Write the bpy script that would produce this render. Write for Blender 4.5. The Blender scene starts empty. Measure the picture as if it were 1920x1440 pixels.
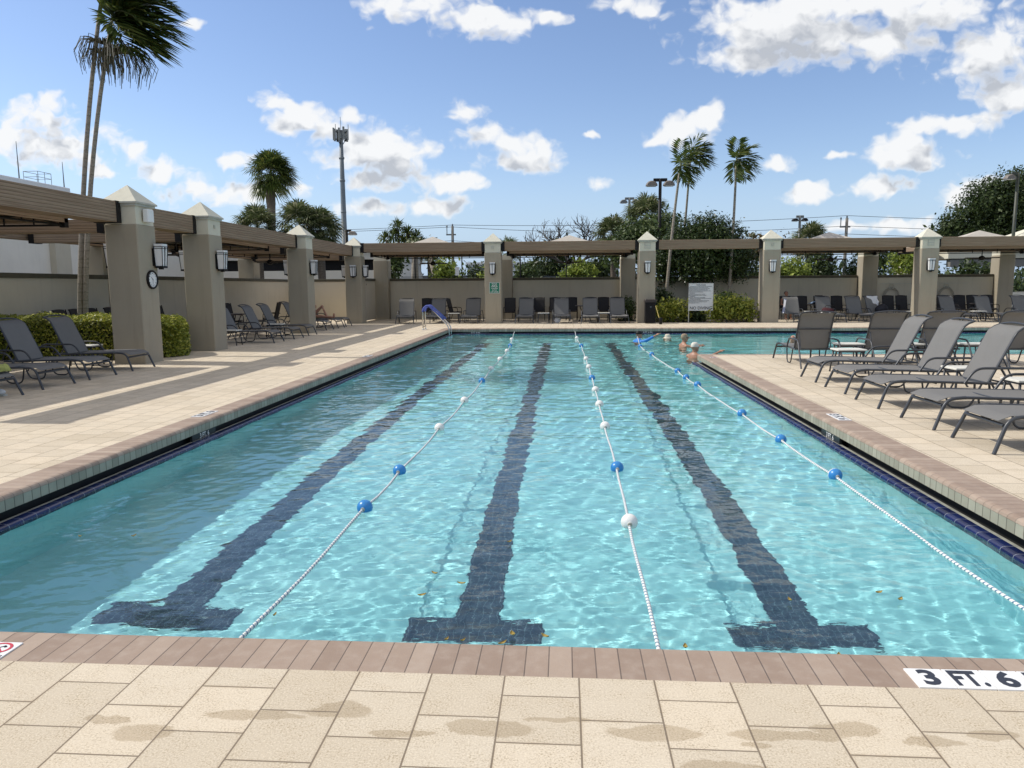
import bpy, math, random
import numpy as np
from mathutils import Vector, Matrix
C = bpy.context.scene
COL = C.collection
PI = math.pi
# ------------------------------------------------------------------ camera
cam_data = bpy.data.cameras.new('camera')
cam = bpy.data.objects.new('camera', cam_data)
COL.objects.link(cam)
cam_data.sensor_width = 36.0
cam_data.lens = 26.187
cam_data.clip_start = 0.1
cam_data.clip_end = 8000
cam.matrix_world = Matrix(((0.99755136, -0.00229855, 0.06989987, 0), (0.069604, 0.13014021, -0.98904945, 0),
                           (-0.00682341, 0.99149294, 0.12998153, 1.62), (0, 0, 0, 1)))
C.camera = cam
# ------------------------------------------------------------------ sun, sky, exposure
SUN = Vector((0.97, -0.12, -1.0)).normalized()
EL = math.asin(-SUN.z)
AZ = math.atan2(-SUN.x, -SUN.y)
sun_data = bpy.data.lights.new('sun', 'SUN')
sun_data.energy = 3.65
sun_data.angle = math.radians(0.5)
sun_data.color = (1.0, 0.955, 0.88)
sun_data.cycles.is_caustics_light = True
sun = bpy.data.objects.new('sun', sun_data)
COL.objects.link(sun)
sun.rotation_euler = SUN.to_track_quat('-Z', 'Y').to_euler()
C.view_settings.view_transform = 'Standard'
C.view_settings.look = 'None'
C.view_settings.gamma = 1.0
C.view_settings.exposure = 0.0
C.cycles.use_denoising = True
C.cycles.max_bounces = 10
C.cycles.transparent_max_bounces = 16
C.cycles.sample_clamp_indirect = 6.0

# cumulus banks: (u, v, half width, half height) as slopes x/y and z/y of the direction they stand in
CLOUDS = [(-0.72, 0.235, 0.06, 0.024), (-0.701, 0.191, 0.094, 0.028), (-0.753, 0.211, 0.046, 0.035), (-0.632, 0.161, 0.02, 0.01), (-0.575, 0.183, 0.018, 0.017), (-0.546, 0.155, 0.041, 0.022), (-0.502, 0.135, 0.052, 0.02), (-0.429, 0.127, 0.081, 0.02), (-0.441, 0.17, 0.029, 0.01), (-0.386, 0.245, 0.026, 0.018), (-0.351, 0.222, 0.043, 0.02), (-0.314, 0.21, 0.036, 0.02), (-0.286, 0.221, 0.019, 0.013), (-0.259, 0.181, 0.071, 0.037), (-0.224, 0.166, 0.057, 0.031), (-0.26, 0.143, 0.064, 0.015), (-0.146, 0.134, 0.053, 0.014), (-0.158, 0.107, 0.039, 0.014), (-0.254, 0.106, 0.058, 0.012), (-0.131, 0.227, 0.031, 0.017), (-0.102, 0.195, 0.038, 0.017), (-0.051, 0.165, 0.055, 0.02), (-0.069, 0.184, 0.035, 0.017), (0.035, 0.193, 0.011, 0.007), (0.046, 0.131, 0.025, 0.011), (-0.184, 0.361, 0.076, 0.023), (-0.115, 0.34, 0.061, 0.018), (-0.068, 0.332, 0.041, 0.014), (-0.02, 0.337, 0.03, 0.01), (0.067, 0.353, 0.04, 0.01), (0.106, 0.346, 0.017, 0.009), (0.253, 0.319, 0.11, 0.038), (0.228, 0.282, 0.059, 0.019), (0.331, 0.304, 0.09, 0.035), (0.402, 0.302, 0.07, 0.031), (0.355, 0.341, 0.208, 0.025), (0.524, 0.283, 0.063, 0.053), (0.549, 0.235, 0.035, 0.025), (0.464, 0.329, 0.069, 0.031), (0.473, 0.196, 0.07, 0.014), (0.436, 0.164, 0.049, 0.021), (0.429, 0.177, 0.036, 0.014), (0.399, 0.122, 0.043, 0.014), (0.314, 0.115, 0.029, 0.012), (0.266, 0.153, 0.023, 0.009), (0.147, 0.197, 0.04, 0.021), (0.184, 0.216, 0.024, 0.017), (0.118, 0.185, 0.02, 0.008), (0.52, 0.112, 0.042, 0.02), (0.428, 0.072, 0.052, 0.012), (0.359, 0.073, 0.027, 0.008), (-0.489, 0.343, 0.016, 0.006), (0.345, 0.161, 0.026, 0.005)]

class NT:
    """terse node-tree writer"""
    def __init__(s, tree): s.t = tree
    def n(s, kind, ins=None, **kw):
        nd = s.t.nodes.new(kind)
        for k, v in kw.items(): setattr(nd, k, v)
        for k, v in (ins or {}).items():
            if isinstance(v, bpy.types.NodeSocket): s.t.links.new(v, nd.inputs[k])
            else: nd.inputs[k].default_value = v
        return nd
    def m(s, op, a, b=0.0, c=0.0, clamp=False):
        return s.n('ShaderNodeMath', {0: a, 1: b, 2: c}, operation=op, use_clamp=clamp).outputs[0]
    def vm(s, op, a, b=None, c=None):
        d = {0: a}
        if b is not None: d[1] = b
        if c is not None: d[2] = c
        nd = s.n('ShaderNodeVectorMath', d, operation=op)
        return nd.outputs['Value'] if op in ('LENGTH', 'DISTANCE', 'DOT_PRODUCT') else nd.outputs['Vector']
    def noise(s, vec, scale, detail=4.0, rough=0.55, lac=2.0, dims='3D'):
        return s.n('ShaderNodeTexNoise', {'Vector': vec, 'Scale': scale, 'Detail': detail, 'Roughness': rough, 'Lacunarity': lac}, noise_dimensions=dims)
    def ramp(s, fac, stops, interp='LINEAR'):
        nd = s.n('ShaderNodeValToRGB', {'Fac': fac})
        cr = nd.color_ramp; cr.interpolation = interp
        while len(cr.elements) < len(stops): cr.elements.new(0.5)
        for e, (p, c) in zip(cr.elements, stops):
            e.position = p; e.color = (*c, 1) if len(c) == 3 else c
        return nd.outputs['Color']
    def mix(s, f, a, b, mode='MIX'):
        nd = s.n('ShaderNodeMix', data_type='RGBA', blend_type=mode)
        for sock, v in ((nd.inputs['Factor'], f), (nd.inputs[6], a), (nd.inputs[7], b)):
            if isinstance(v, bpy.types.NodeSocket): s.t.links.new(v, sock)
            else: sock.default_value = v if not isinstance(v, tuple) or len(v) == 4 else (*v, 1)
        return nd.outputs[2]
    def mapr(s, v, a, b, c=0.0, d=1.0, smooth=True):
        nd = s.n('ShaderNodeMapRange', {'Value': v, 'From Min': a, 'From Max': b, 'To Min': c, 'To Max': d}, interpolation_type='SMOOTHSTEP' if smooth else 'LINEAR')
        return nd.outputs[0]

def make_world():
    w = bpy.data.worlds.new('World'); C.world = w; w.use_nodes = True
    g = bpy.data.node_groups.new('cloud_field', 'ShaderNodeTree')
    g.interface.new_socket('P', in_out='INPUT', socket_type='NodeSocketVector')
    g.interface.new_socket('D', in_out='OUTPUT', socket_type='NodeSocketFloat')
    g.interface.new_socket('B', in_out='OUTPUT', socket_type='NodeSocketFloat')
    k = NT(g)
    gi = k.n('NodeGroupInput'); go = k.n('NodeGroupOutput')
    P = gi.outputs[0]
    w1 = k.vm('SUBTRACT', k.noise(P, 26.0, 2.0, 0.6, 2.0, '2D').outputs['Color'], (0.5, 0.5, 0.5))
    Pw = k.vm('MULTIPLY_ADD', w1, (0.03, 0.018, 0.0), P)
    L = None
    for (u, v, a, b) in CLOUDS:
        a *= 1.02; b *= 1.02
        q = k.vm('MULTIPLY_ADD', Pw, (1 / a, 1 / b, 0.0), (-u / a, -v / b, 0.0))
        l = k.vm('LENGTH', q)
        L = l if L is None else k.n('ShaderNodeMath', {0: L, 1: l, 2: 0.35}, operation='SMOOTH_MIN').outputs[0]
    B = k.m('SUBTRACT', 1.0, L)
    Q = k.vm('MULTIPLY', Pw, (1.0, 1.25, 1.0))
    vo = k.n('ShaderNodeTexVoronoi', {'Vector': Q, 'Scale': 34.0, 'Smoothness': 0.5, 'Detail': 1.5, 'Roughness': 0.55, 'Lacunarity': 2.3}, feature='SMOOTH_F1', normalize=True, voronoi_dimensions='2D').outputs['Distance']
    nz = k.noise(Q, 24.0, 5.0, 0.55, 2.0, '2D').outputs['Fac']
    nz2 = k.noise(Q, 9.0, 2.0, 0.5, 2.0, '2D').outputs['Fac']
    D = k.m('ADD', B, k.m('MULTIPLY', k.m('SUBTRACT', 0.36, vo), 1.5))
    D = k.m('ADD', D, k.m('MULTIPLY', k.m('SUBTRACT', nz, 0.5), 1.5))
    D = k.m('ADD', D, k.m('MULTIPLY', k.m('SUBTRACT', nz2, 0.5), 1.1))
    g.links.new(B, go.inputs[1])
    g.links.new(D, go.inputs[0])
    t = w.node_tree; t.nodes.clear(); k = NT(t)
    sky = k.n('ShaderNodeTexSky', sky_type='NISHITA', sun_disc=False)
    sky.sun_elevation = EL; sky.sun_rotation = AZ
    sky.altitude = 0.0; sky.air_density = 1.0; sky.dust_density = 0.35; sky.ozone_density = 2.2
    dirn = k.n('ShaderNodeTexCoord').outputs['Generated']
    sp = k.n('ShaderNodeSeparateXYZ', {0: dirn})
    y = k.m('MAXIMUM', k.m('ABSOLUTE', sp.outputs[1]), 0.02)
    P = k.n('ShaderNodeCombineXYZ', {0: k.m('DIVIDE', sp.outputs[0], y), 1: k.m('DIVIDE', sp.outputs[2], y)}).outputs[0]
    def field(p):
        nd = t.nodes.new('ShaderNodeGroup'); nd.node_tree = g; t.links.new(p, nd.inputs[0]); return nd.outputs
    d0, b0 = field(P)
    d2, b2 = field(k.vm('ADD', P, (-0.012, 0.030, 0.0)))
    mask = k.mapr(d0, -0.08, 0.72)
    mask = k.m('MULTIPLY', mask, k.mapr(sp.outputs[2], 0.0, 0.06))
    relief = k.mapr(k.m('SUBTRACT', d2, d0), -0.7, 0.6)
    under = k.mapr(d2, 0.0, 1.2)
    shade = k.m('MULTIPLY', k.mapr(d0, 0.15, 0.75), k.m('ADD', k.m('MULTIPLY', under, 0.85), k.m('MULTIPLY', k.m('SUBTRACT', relief, 0.35), 0.45)), clamp=True)
    cc = k.mix(shade, (6.45, 6.5, 6.55), (3.55, 3.75, 4.1))
    hs = k.n('ShaderNodeHueSaturation', {'Saturation': 1.0, 'Value': 1.0, 'Color': sky.outputs[0]})
    tint = k.mix(1.0, hs.outputs[0], (0.97, 0.955, 1.03), 'MULTIPLY')
    tint = k.mix(k.mapr(sp.outputs[2], 0.17, -0.01, 0.0, 0.9), tint, (2.85, 3.95, 5.6))
    col = k.mix(k.m('MULTIPLY', mask, 0.96), tint, cc)
    # broken white cloud added high out of view, to lift and neutralise shade light
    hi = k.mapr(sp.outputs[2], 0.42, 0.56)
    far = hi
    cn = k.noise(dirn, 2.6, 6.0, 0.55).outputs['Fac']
    fill_cloud = k.m('MULTIPLY', far, k.mapr(cn, 0.40, 0.56))
    col = k.mix(fill_cloud, col, (6.9, 6.5, 6.0))
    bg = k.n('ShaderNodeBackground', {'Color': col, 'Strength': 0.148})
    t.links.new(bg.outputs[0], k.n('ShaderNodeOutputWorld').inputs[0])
make_world()

# ------------------------------------------------------------------ materials
MATS = {}
def mat(name, col, rough=0.7, var=0.12, scale=6.0, bump=0.0, bscale=40.0, metal=0.0, spec=0.5, coat=0.0, trans=0.0, build=None):
    if name in MATS: return MATS[name]
    m = bpy.data.materials.new(name); m.use_nodes = True; MATS[name] = m
    t = m.node_tree; k = NT(t); b = t.nodes['Principled BSDF']
    b.inputs['Roughness'].default_value = rough; b.inputs['Metallic'].default_value = metal
    b.inputs['Specular IOR Level'].default_value = spec
    b.inputs['Coat Weight'].default_value = coat
    co = k.n('ShaderNodeTexCoord').outputs['Object']
    if build: build(k, b, co); return m
    if var > 0:
        f = k.noise(co, scale, 5.0, 0.6).outputs['Fac']
        lo = tuple(max(0, c * (1 - var)) for c in col); hi = tuple(min(1, c * (1 + var)) for c in col)
        t.links.new(k.ramp(f, [(0.3, lo), (0.7, hi)]), b.inputs['Base Color'])
    else: b.inputs['Base Color'].default_value = (*col, 1)
    if bump > 0:
        bn = k.n('ShaderNodeBump', {'Strength': bump, 'Distance': 0.01, 'Height': k.noise(co, bscale, 3.0).outputs['Fac']})
        t.links.new(bn.outputs[0], b.inputs['Normal'])
    return m

def leafmat(name, c0, c1, c2=None, rough=0.5, translucent=0.25):
    """foliage: each leaf (mesh island) takes a colour between c0 and c1, some c2"""
    if name in MATS: return MATS[name]
    m = bpy.data.materials.new(name); m.use_nodes = True; MATS[name] = m
    t = m.node_tree; k = NT(t); b = t.nodes['Principled BSDF']
    b.inputs['Roughness'].default_value = rough; b.inputs['Specular IOR Level'].default_value = 0.35
    r = k.n('ShaderNodeNewGeometry').outputs['Random Per Island']
    stops = [(0.0, c0), (0.75, c1)] + ([(1.0, c2)] if c2 else [])
    col = k.ramp(r, stops)
    t.links.new(col, b.inputs['Base Color'])
    tr = k.n('ShaderNodeBsdfTranslucent', {'Color': col})
    mx = k.n('ShaderNodeMixShader', {0: translucent, 1: b.outputs[0], 2: tr.outputs[0]})
    t.links.new(mx.outputs[0], t.nodes['Material Output'].inputs[0])
    return m

def b_paver(k, b, co):
    t = k.t
    # columns of square pavers running along the pool axis, every other one shifted half a paver
    sp = k.n('ShaderNodeSeparateXYZ', {0: co})
    v = k.n('ShaderNodeCombineXYZ', {0: k.m('ADD', sp.outputs[1], -2.4700 + 30.92 ), 1: k.m('ADD', sp.outputs[0], 0.2446 + 30.92 + 0.3092)}).outputs[0]
    br = k.n('ShaderNodeTexBrick', {'Vector': v, 'Color1': (0.0, 0, 0, 1), 'Color2': (1, 1, 1, 1), 'Mortar': (0.5, 0.5, 0.5, 1), 'Scale': 1.0,
             'Mortar Size': 0.0038, 'Mortar Smooth': 0.25, 'Brick Width': 0.3092, 'Row Height': 0.3092}, offset=0.5, offset_frequency=2, squash=1.0)
    tone = br.outputs['Color']; joint = br.outputs['Fac']
    big = k.noise(co, 0.7, 3.0, 0.5).outputs['Fac']
    mid = k.noise(co, 9.0, 4.0, 0.6).outputs['Fac']
    fine = k.noise(co, 125.0, 3.0, 0.8).outputs['Fac']
    c = k.ramp(tone, [(0.0, (0.53, 0.45, 0.335)), (0.5, (0.595, 0.515, 0.395)), (1.0, (0.645, 0.55, 0.415))])
    c = k.mix(k.m('MULTIPLY', k.mapr(big, 0.35, 0.7), 0.22), c, (0.66, 0.585, 0.475))
    c = k.mix(k.m('MULTIPLY', k.mapr(mid, 0.45, 0.8), 0.28), c, (0.52, 0.42, 0.29))
    c = k.mix(k.m('MULTIPLY', k.mapr(fine, 0.52, 0.62), k.mapr(mid, 0.30, 0.75, 0.18, 0.85)), c, (0.28, 0.215, 0.13))
    c = k.mix(k.m('MULTIPLY', k.mapr(fine, 0.48, 0.36), 0.35), c, (0.86, 0.78, 0.62))
    # damp splash marks in front of the pool
    wob = k.vm('MULTIPLY_ADD', k.vm('SUBTRACT', k.noise(co, 5.0, 4.0, 0.6).outputs['Color'], (0.5, 0.5, 0.5)), (0.22, 0.12, 0.0), co)
    L = None
    for (x, y, rx, ry) in [(-1.17, 2.58, .2, .035), (-.85, 2.63, .16, .05), (-.28, 2.555, .17, .05), (-.02, 2.62, .13, .02), (.32, 2.56, .17, .045), (-1.55, 2.46, .14, .05),
                           (1.03, 2.62, .13, .05), (.82, 2.57, .22, .028), (.7, 2.52, .06, .02), (1.33, 2.56, .12, .028), (1.55, 2.62, .1, .03), (.55, 2.36, .16, .05), (-1.75, 2.52, .1, .03), (1.0, 2.3, .2, .04), (-.6, 2.5, .12, .02)]:
        q = k.vm('MULTIPLY_ADD', wob, (1 / rx, 1 / ry, 0.0), (-x / rx, -y / ry, 0.0))
        l = k.vm('LENGTH', q); L = l if L is None else k.m('MINIMUM', L, l)
    damp = k.mapr(L, 1.08, 0.86)
    c = k.mix(k.m('MULTIPLY', damp, 0.46), c, k.mix(1.0, c, (0.52, 0.44, 0.31), 'MULTIPLY'))
    edge = k.n('ShaderNodeTexBrick', {'Vector': v, 'Scale': 1.0, 'Mortar Size': 0.016, 'Mortar Smooth': 1.0, 'Brick Width': 0.3092, 'Row Height': 0.3092}, offset=0.5, offset_frequency=2).outputs['Fac']
    c = k.mix(k.m('MULTIPLY', k.m('MULTIPLY', edge, k.mapr(k.noise(co, 3.0, 4.0, 0.6).outputs['Fac'], 0.4, 0.7)), 0.5), c, (0.40, 0.31, 0.2))
    c = k.mix(k.m('MULTIPLY', joint, 0.85), c, (0.17, 0.13, 0.09))
    t.links.new(c, b.inputs['Base Color'])
    t.links.new(k.mapr(damp, 0, 1, 0.85, 0.55), b.inputs['Roughness'])
    b.inputs['Specular IOR Level'].default_value = 0.25
    h = k.m('SUBTRACT', k.m('MULTIPLY', fine, 0.25), k.m('MULTIPLY', joint, 1.0))
    t.links.new(k.n('ShaderNodeBump', {'Strength': 0.55, 'Distance': 0.006, 'Height': h}).outputs[0], b.inputs['Normal'])

def b_coping(k, b, co):
    t = k.t
    uv = k.n('ShaderNodeTexCoord').outputs['UV']
    u = k.n('ShaderNodeSeparateXYZ', {0: uv}).outputs[0]
    cell = k.m('DIVIDE', u, 0.1015)
    wn = k.n('ShaderNodeTexWhiteNoise', {'W': k.m('FLOOR', cell)}, noise_dimensions='1D').outputs['Value']
    fr = k.m('ABSOLUTE', k.m('SUBTRACT', k.m('FRACT', cell), 0.5))
    joint = k.mapr(fr, 0.462, 0.49)
    n1 = k.noise(co, 12.0, 5.0, 0.6).outputs['Fac']; fine = k.noise(co, 160.0, 3.0).outputs['Fac']
    c = k.ramp(wn, [(0.0, (0.275, 0.20, 0.15)), (0.55, (0.335, 0.25, 0.19)), (1.0, (0.395, 0.305, 0.235))])
    c = k.mix(k.m('MULTIPLY', k.mapr(n1, 0.4, 0.75), 0.35), c, (0.46, 0.38, 0.31))
    c = k.mix(k.m('MULTIPLY', k.mapr(fine, 0.55, 0.75), 0.25), c, (0.22, 0.16, 0.12))
    c = k.mix(k.m('MULTIPLY', joint, 0.8), c, (0.15, 0.115, 0.09))
    t.links.new(c, b.inputs['Base Color']); b.inputs['Roughness'].default_value = 0.75
    h = k.m('SUBTRACT', k.m('MULTIPLY', fine, 0.2), joint)
    t.links.new(k.n('ShaderNodeBump', {'Strength': 0.6, 'Distance': 0.006, 'Height': h}).outputs[0], b.inputs['Normal'])

def tile_mat(pitch, c0, c1, jc, jw, rough, u_only=True, jit=0.0):
    def f(k, b, co):
        t = k.t
        uv = k.n('ShaderNodeTexCoord').outputs['UV']
        sp = k.n('ShaderNodeSeparateXYZ', {0: uv})
        cell = k.m('DIVIDE', sp.outputs[0], pitch)
        wn = k.n('ShaderNodeTexWhiteNoise', {'W': k.m('FLOOR', cell)}, noise_dimensions='1D').outputs['Value']
        fr = k.m('ABSOLUTE', k.m('SUBTRACT', k.m('FRACT', cell), 0.5))
        joint = k.mapr(fr, 0.5 - jw - 0.02, 0.5 - jw)
        if not u_only:
            cv = k.m('DIVIDE', sp.outputs[1], pitch)
            frv = k.m('ABSOLUTE', k.m('SUBTRACT', k.m('FRACT', cv), 0.5))
            joint = k.m('MAXIMUM', joint, k.mapr(frv, 0.5 - jw - 0.02, 0.5 - jw))
            wn = k.n('ShaderNodeTexWhiteNoise', {'Vector': k.n('ShaderNodeCombineXYZ', {0: k.m('FLOOR', cell), 1: k.m('FLOOR', cv)}).outputs[0]}, noise_dimensions='2D').outputs['Value']
        n1 = k.noise(co, 7.0, 5.0).outputs['Fac']
        c = k.mix(wn, c0, c1)
        c = k.mix(k.m('MULTIPLY', k.mapr(n1, 0.35, 0.8), 0.35), c, tuple(x * 0.75 for x in c0))
        c = k.mix(joint, c, jc)
        t.links.new(c, b.inputs['Base Color']); b.inputs['Roughness'].default_value = rough
        t.links.new(k.n('ShaderNodeBump', {'Strength': 0.4, 'Distance': 0.004, 'Height': k.m('SUBTRACT', 1.0, joint)}).outputs[0], b.inputs['Normal'])
    return f

def b_fabric(c0, c1, pitch=0.062):
    """slatted awning cloth: fine horizontal folds, sun-bleached streaks"""
    def f(k, b, co):
        t = k.t
        sp = k.n('ShaderNodeSeparateXYZ', {0: co})
        wz = k.m('ADD', sp.outputs[2], k.m('MULTIPLY', k.m('SUBTRACT', k.noise(co, 0.6, 2.0).outputs['Fac'], 0.5), 0.02))
        fr = k.m('ABSOLUTE', k.m('SUBTRACT', k.m('FRACT', k.m('DIVIDE', wz, pitch)), 0.5))
        line = k.mapr(fr, 0.40, 0.48)
        st = k.noise(k.vm('MULTIPLY', co, (0.5, 0.5, 26.0)), 2.0, 5.0, 0.65).outputs['Fac']
        c = k.mix(k.mapr(st, 0.3, 0.7), c0, c1)
        c = k.mix(k.m('MULTIPLY', k.m('MULTIPLY', line, k.mapr(st, 0.25, 0.6)), 0.95), c, tuple(x * 0.25 for x in c0))
        t.links.new(c, b.inputs['Base Color']); b.inputs['Roughness'].default_value = 0.85
        b.inputs['Specular IOR Level'].default_value = 0.2
        t.links.new(k.n('ShaderNodeBump', {'Strength': 0.7, 'Distance': 0.012, 'Height': k.m('SUBTRACT', 1.0, fr)}).outputs[0], b.inputs['Normal'])
    return f

def b_stucco(col, streak=0.42):
    def f(k, b, co):
        t = k.t
        n1 = k.noise(co, 1.3, 5.0, 0.6).outputs['Fac']; fine = k.noise(co, 90.0, 4.0, 0.65).outputs['Fac']
        st = k.noise(k.vm('MULTIPLY', co, (7.0, 7.0, 0.5)), 1.0, 4.0, 0.6).outputs['Fac']
        c = k.mix(k.m('MULTIPLY', k.mapr(n1, 0.3, 0.75), 0.35), col, tuple(x * 0.82 for x in col))
        c = k.mix(k.m('MULTIPLY', k.mapr(st, 0.5, 0.8), streak), c, tuple(x * 0.7 for x in col))
        c = k.mix(k.m('MULTIPLY', k.mapr(fine, 0.55, 0.8), 0.18), c, tuple(x * 0.7 for x in col))
        t.links.new(c, b.inputs['Base Color']); b.inputs['Roughness'].default_value = 0.9
        b.inputs['Specular IOR Level'].default_value = 0.2
        t.links.new(k.n('ShaderNodeBump', {'Strength': 0.35, 'Distance': 0.006, 'Height': fine}).outputs[0], b.inputs['Normal'])
    return f

def b_sling(col):
    def f(k, b, co):
        t = k.t
        wv = k.n('ShaderNodeTexWave', {'Vector': co, 'Scale': 60.0, 'Distortion': 0.3}, wave_type='BANDS', bands_direction='Y').outputs['Fac']
        n1 = k.noise(co, 5.0, 4.0).outputs['Fac']; n2 = k.noise(co, 140.0, 2.0).outputs['Fac']
        c = k.mix(k.m('MULTIPLY', wv, 0.25), col, tuple(x * 0.72 for x in col))
        c = k.mix(k.m('MULTIPLY', k.mapr(n1, 0.4, 0.75), 0.25), c, tuple(x * 0.8 for x in col))
        c = k.mix(k.m('MULTIPLY', k.mapr(n2, 0.45, 0.75), 0.3), c, tuple(min(1, x * 1.35) for x in col))
        t.links.new(c, b.inputs['Base Color']); b.inputs['Roughness'].default_value = 0.7
        b.inputs['Specular IOR Level'].default_value = 0.3
        tl = k.n('ShaderNodeBsdfTranslucent', {'Color': c}); mx = k.n('ShaderNodeMixShader', {0: 0.26, 1: b.outputs[0], 2: tl.outputs[0]})
        t.links.new(mx.outputs[0], t.nodes['Material Output'].inputs[0])
    return f

def b_plaster(k, b, co):
    t = k.t
    n1 = k.noise(co, 0.9, 4.0, 0.55).outputs['Fac']; n2 = k.noise(co, 30.0, 4.0, 0.6).outputs['Fac']
    sp = k.n('ShaderNodeSeparateXYZ', {0: co})
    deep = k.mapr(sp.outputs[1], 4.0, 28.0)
    c = k.mix(k.mapr(n1, 0.3, 0.7), (0.30, 0.635, 0.66), (0.375, 0.705, 0.725))
    c = k.mix(k.m('MULTIPLY', k.mapr(n2, 0.5, 0.8), 0.15), c, (0.24, 0.60, 0.60))
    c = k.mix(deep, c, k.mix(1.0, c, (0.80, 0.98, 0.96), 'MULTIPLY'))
    t.links.new(c, b.inputs['Base Color']); b.inputs['Roughness'].default_value = 0.8

def b_lane(k, b, co):
    t = k.t
    sp = k.n('ShaderNodeSeparateXYZ', {0: co})
    j = None
    for ax in (0, 1):
        fr = k.m('ABSOLUTE', k.m('SUBTRACT', k.m('FRACT', k.m('DIVIDE', sp.outputs[ax], 0.0525)), 0.5))
        jj = k.mapr(fr, 0.445, 0.485); j = jj if j is None else k.m('MAXIMUM', j, jj)
    n1 = k.noise(co, 14.0, 4.0).outputs['Fac']
    c = k.mix(n1, (0.028, 0.045, 0.068), (0.045, 0.068, 0.092))
    c = k.mix(k.m('MULTIPLY', j, 0.6), c, (0.20, 0.30, 0.34))
    t.links.new(c, b.inputs['Base Color']); b.inputs['Roughness'].default_value = 0.35

def b_rope(k, b, co):
    t = k.t
    uv = k.n('ShaderNodeTexCoord').outputs['UV']
    sp = k.n('ShaderNodeSeparateXYZ', {0: uv})
    ph = k.m('FRACT', k.m('ADD', k.m('DIVIDE', sp.outputs[0], 0.042), sp.outputs[1]))
    st = k.mapr(k.m('ABSOLUTE', k.m('SUBTRACT', ph, 0.5)), 0.30, 0.36)
    c = k.mix(st, (0.78, 0.77, 0.72), (0.13, 0.22, 0.33))
    t.links.new(c, b.inputs['Base Color']); b.inputs['Roughness'].default_value = 0.65
    t.links.new(k.n('ShaderNodeBump', {'Strength': 0.6, 'Distance': 0.004, 'Height': k.m('SINE', k.m('MULTIPLY', ph, 6.2832))}).outputs[0], b.inputs['Normal'])

def b_water(k, b, co):
    t = k.t; t.nodes.remove(b)
    uvw = k.n('ShaderNodeTexCoord').outputs['Object']
    bp = k.n('ShaderNodeBump', {'Strength': 0.10, 'Distance': 0.012, 'Height': k.noise(k.vm('MULTIPLY', uvw, (0.75, 1.5, 1.0)), 17.0, 2.0, 0.5).outputs['Fac']})
    g = k.n('ShaderNodeBsdfGlass', {'Normal': bp.outputs[0], 'Color': (0.955, 0.988, 0.988, 1), 'Roughness': 0.0, 'IOR': 1.333})
    t.links.new(g.outputs[0], t.nodes['Material Output'].inputs[0])

def b_trunk(c0, c1, ring=9.0):
    def f(k, b, co):
        t = k.t
        sp = k.n('ShaderNodeSeparateXYZ', {0: co})
        n = k.noise(co, 18.0, 5.0, 0.65).outputs['Fac']
        z = k.m('ADD', k.m('MULTIPLY', sp.outputs[2], ring), k.m('MULTIPLY', n, 0.5))
        fr = k.m('ABSOLUTE', k.m('SUBTRACT', k.m('FRACT', z), 0.5))
        c = k.mix(k.mapr(n, 0.3, 0.7), c0, c1)
        c = k.mix(k.m('MULTIPLY', k.mapr(fr, 0.4, 0.5), 0.6), c, tuple(x * 0.5 for x in c0))
        t.links.new(c, b.inputs['Base Color']); b.inputs['Roughness'].default_value = 0.9
        t.links.new(k.n('ShaderNodeBump', {'Strength': 0.6, 'Distance': 0.02, 'Height': n}).outputs[0], b.inputs['Normal'])
    return f

M_PAVER = mat('paver', (0, 0, 0), build=b_paver)
M_COPE = mat('coping_brick', (0, 0, 0), build=b_coping)
M_FACE = mat('coping_face_tile', (0, 0, 0), build=tile_mat(0.1015, (0.30, 0.285, 0.215), (0.42, 0.40, 0.31), (0.12, 0.11, 0.085), 0.03, 0.6))
M_GUT = mat('gutter_dark', (0.012, 0.013, 0.012), 0.6, 0.3)
M_SHELF = mat('gutter_lip', (0.36, 0.36, 0.30), 0.6, 0.3, 12)
M_BLUE = mat('blue_rim_tile', (0, 0, 0), build=tile_mat(0.153, (0.004, 0.009, 0.055), (0.009, 0.02, 0.10), (0.22, 0.24, 0.28), 0.010, 0.22))
M_PLAST = mat('pool_plaster', (0, 0, 0), build=b_plaster)
M_LANE = mat('lane_tile', (0, 0, 0), build=b_lane)
M_WATER = mat('pool_water', (0, 0, 0), build=b_water)
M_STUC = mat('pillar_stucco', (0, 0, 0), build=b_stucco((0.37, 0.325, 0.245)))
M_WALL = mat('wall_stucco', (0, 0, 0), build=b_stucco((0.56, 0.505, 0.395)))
M_WCAP = mat('wall_cap_brown', (0.075, 0.066, 0.04), 0.7, 0.2, 4)
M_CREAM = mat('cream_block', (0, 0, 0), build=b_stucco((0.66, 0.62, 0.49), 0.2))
M_CAP = mat('cap_cream', (0, 0, 0), build=b_stucco((0.66, 0.63, 0.51), 0.4))
M_TRIM = mat('cap_edge_grey', (0.46, 0.45, 0.38), 0.6, 0.15, 5)
M_FAB = mat('brown_awning_cloth', (0, 0, 0), build=b_fabric((0.225, 0.16, 0.105), (0.335, 0.25, 0.172)))
M_ROOF = mat('canopy_cloth', (0.47, 0.43, 0.37), 0.85, 0.1, 2)
M_BLK = mat('black_metal', (0.010, 0.009, 0.009), 0.5, 0.3, 8, spec=0.25)
M_BRN = mat('dark_brown_metal', (0.03, 0.022, 0.018), 0.5, 0.3, 8)
M_GLASS = mat('milk_glass', (0.80, 0.80, 0.79), 0.25, 0.04, 5)
M_WHITE = mat('white_paint', (0.78, 0.78, 0.75), 0.45, 0.05, 8)
M_SLING = mat('grey_sling', (0, 0, 0), build=b_sling((0.25, 0.244, 0.232)))
M_FRAME = mat('charcoal_frame', (0.040, 0.044, 0.050), 0.38, 0.2, 10, spec=0.6)
M_TABLE = mat('table_top_ivory', (0.70, 0.68, 0.60), 0.45, 0.08, 9)
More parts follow.
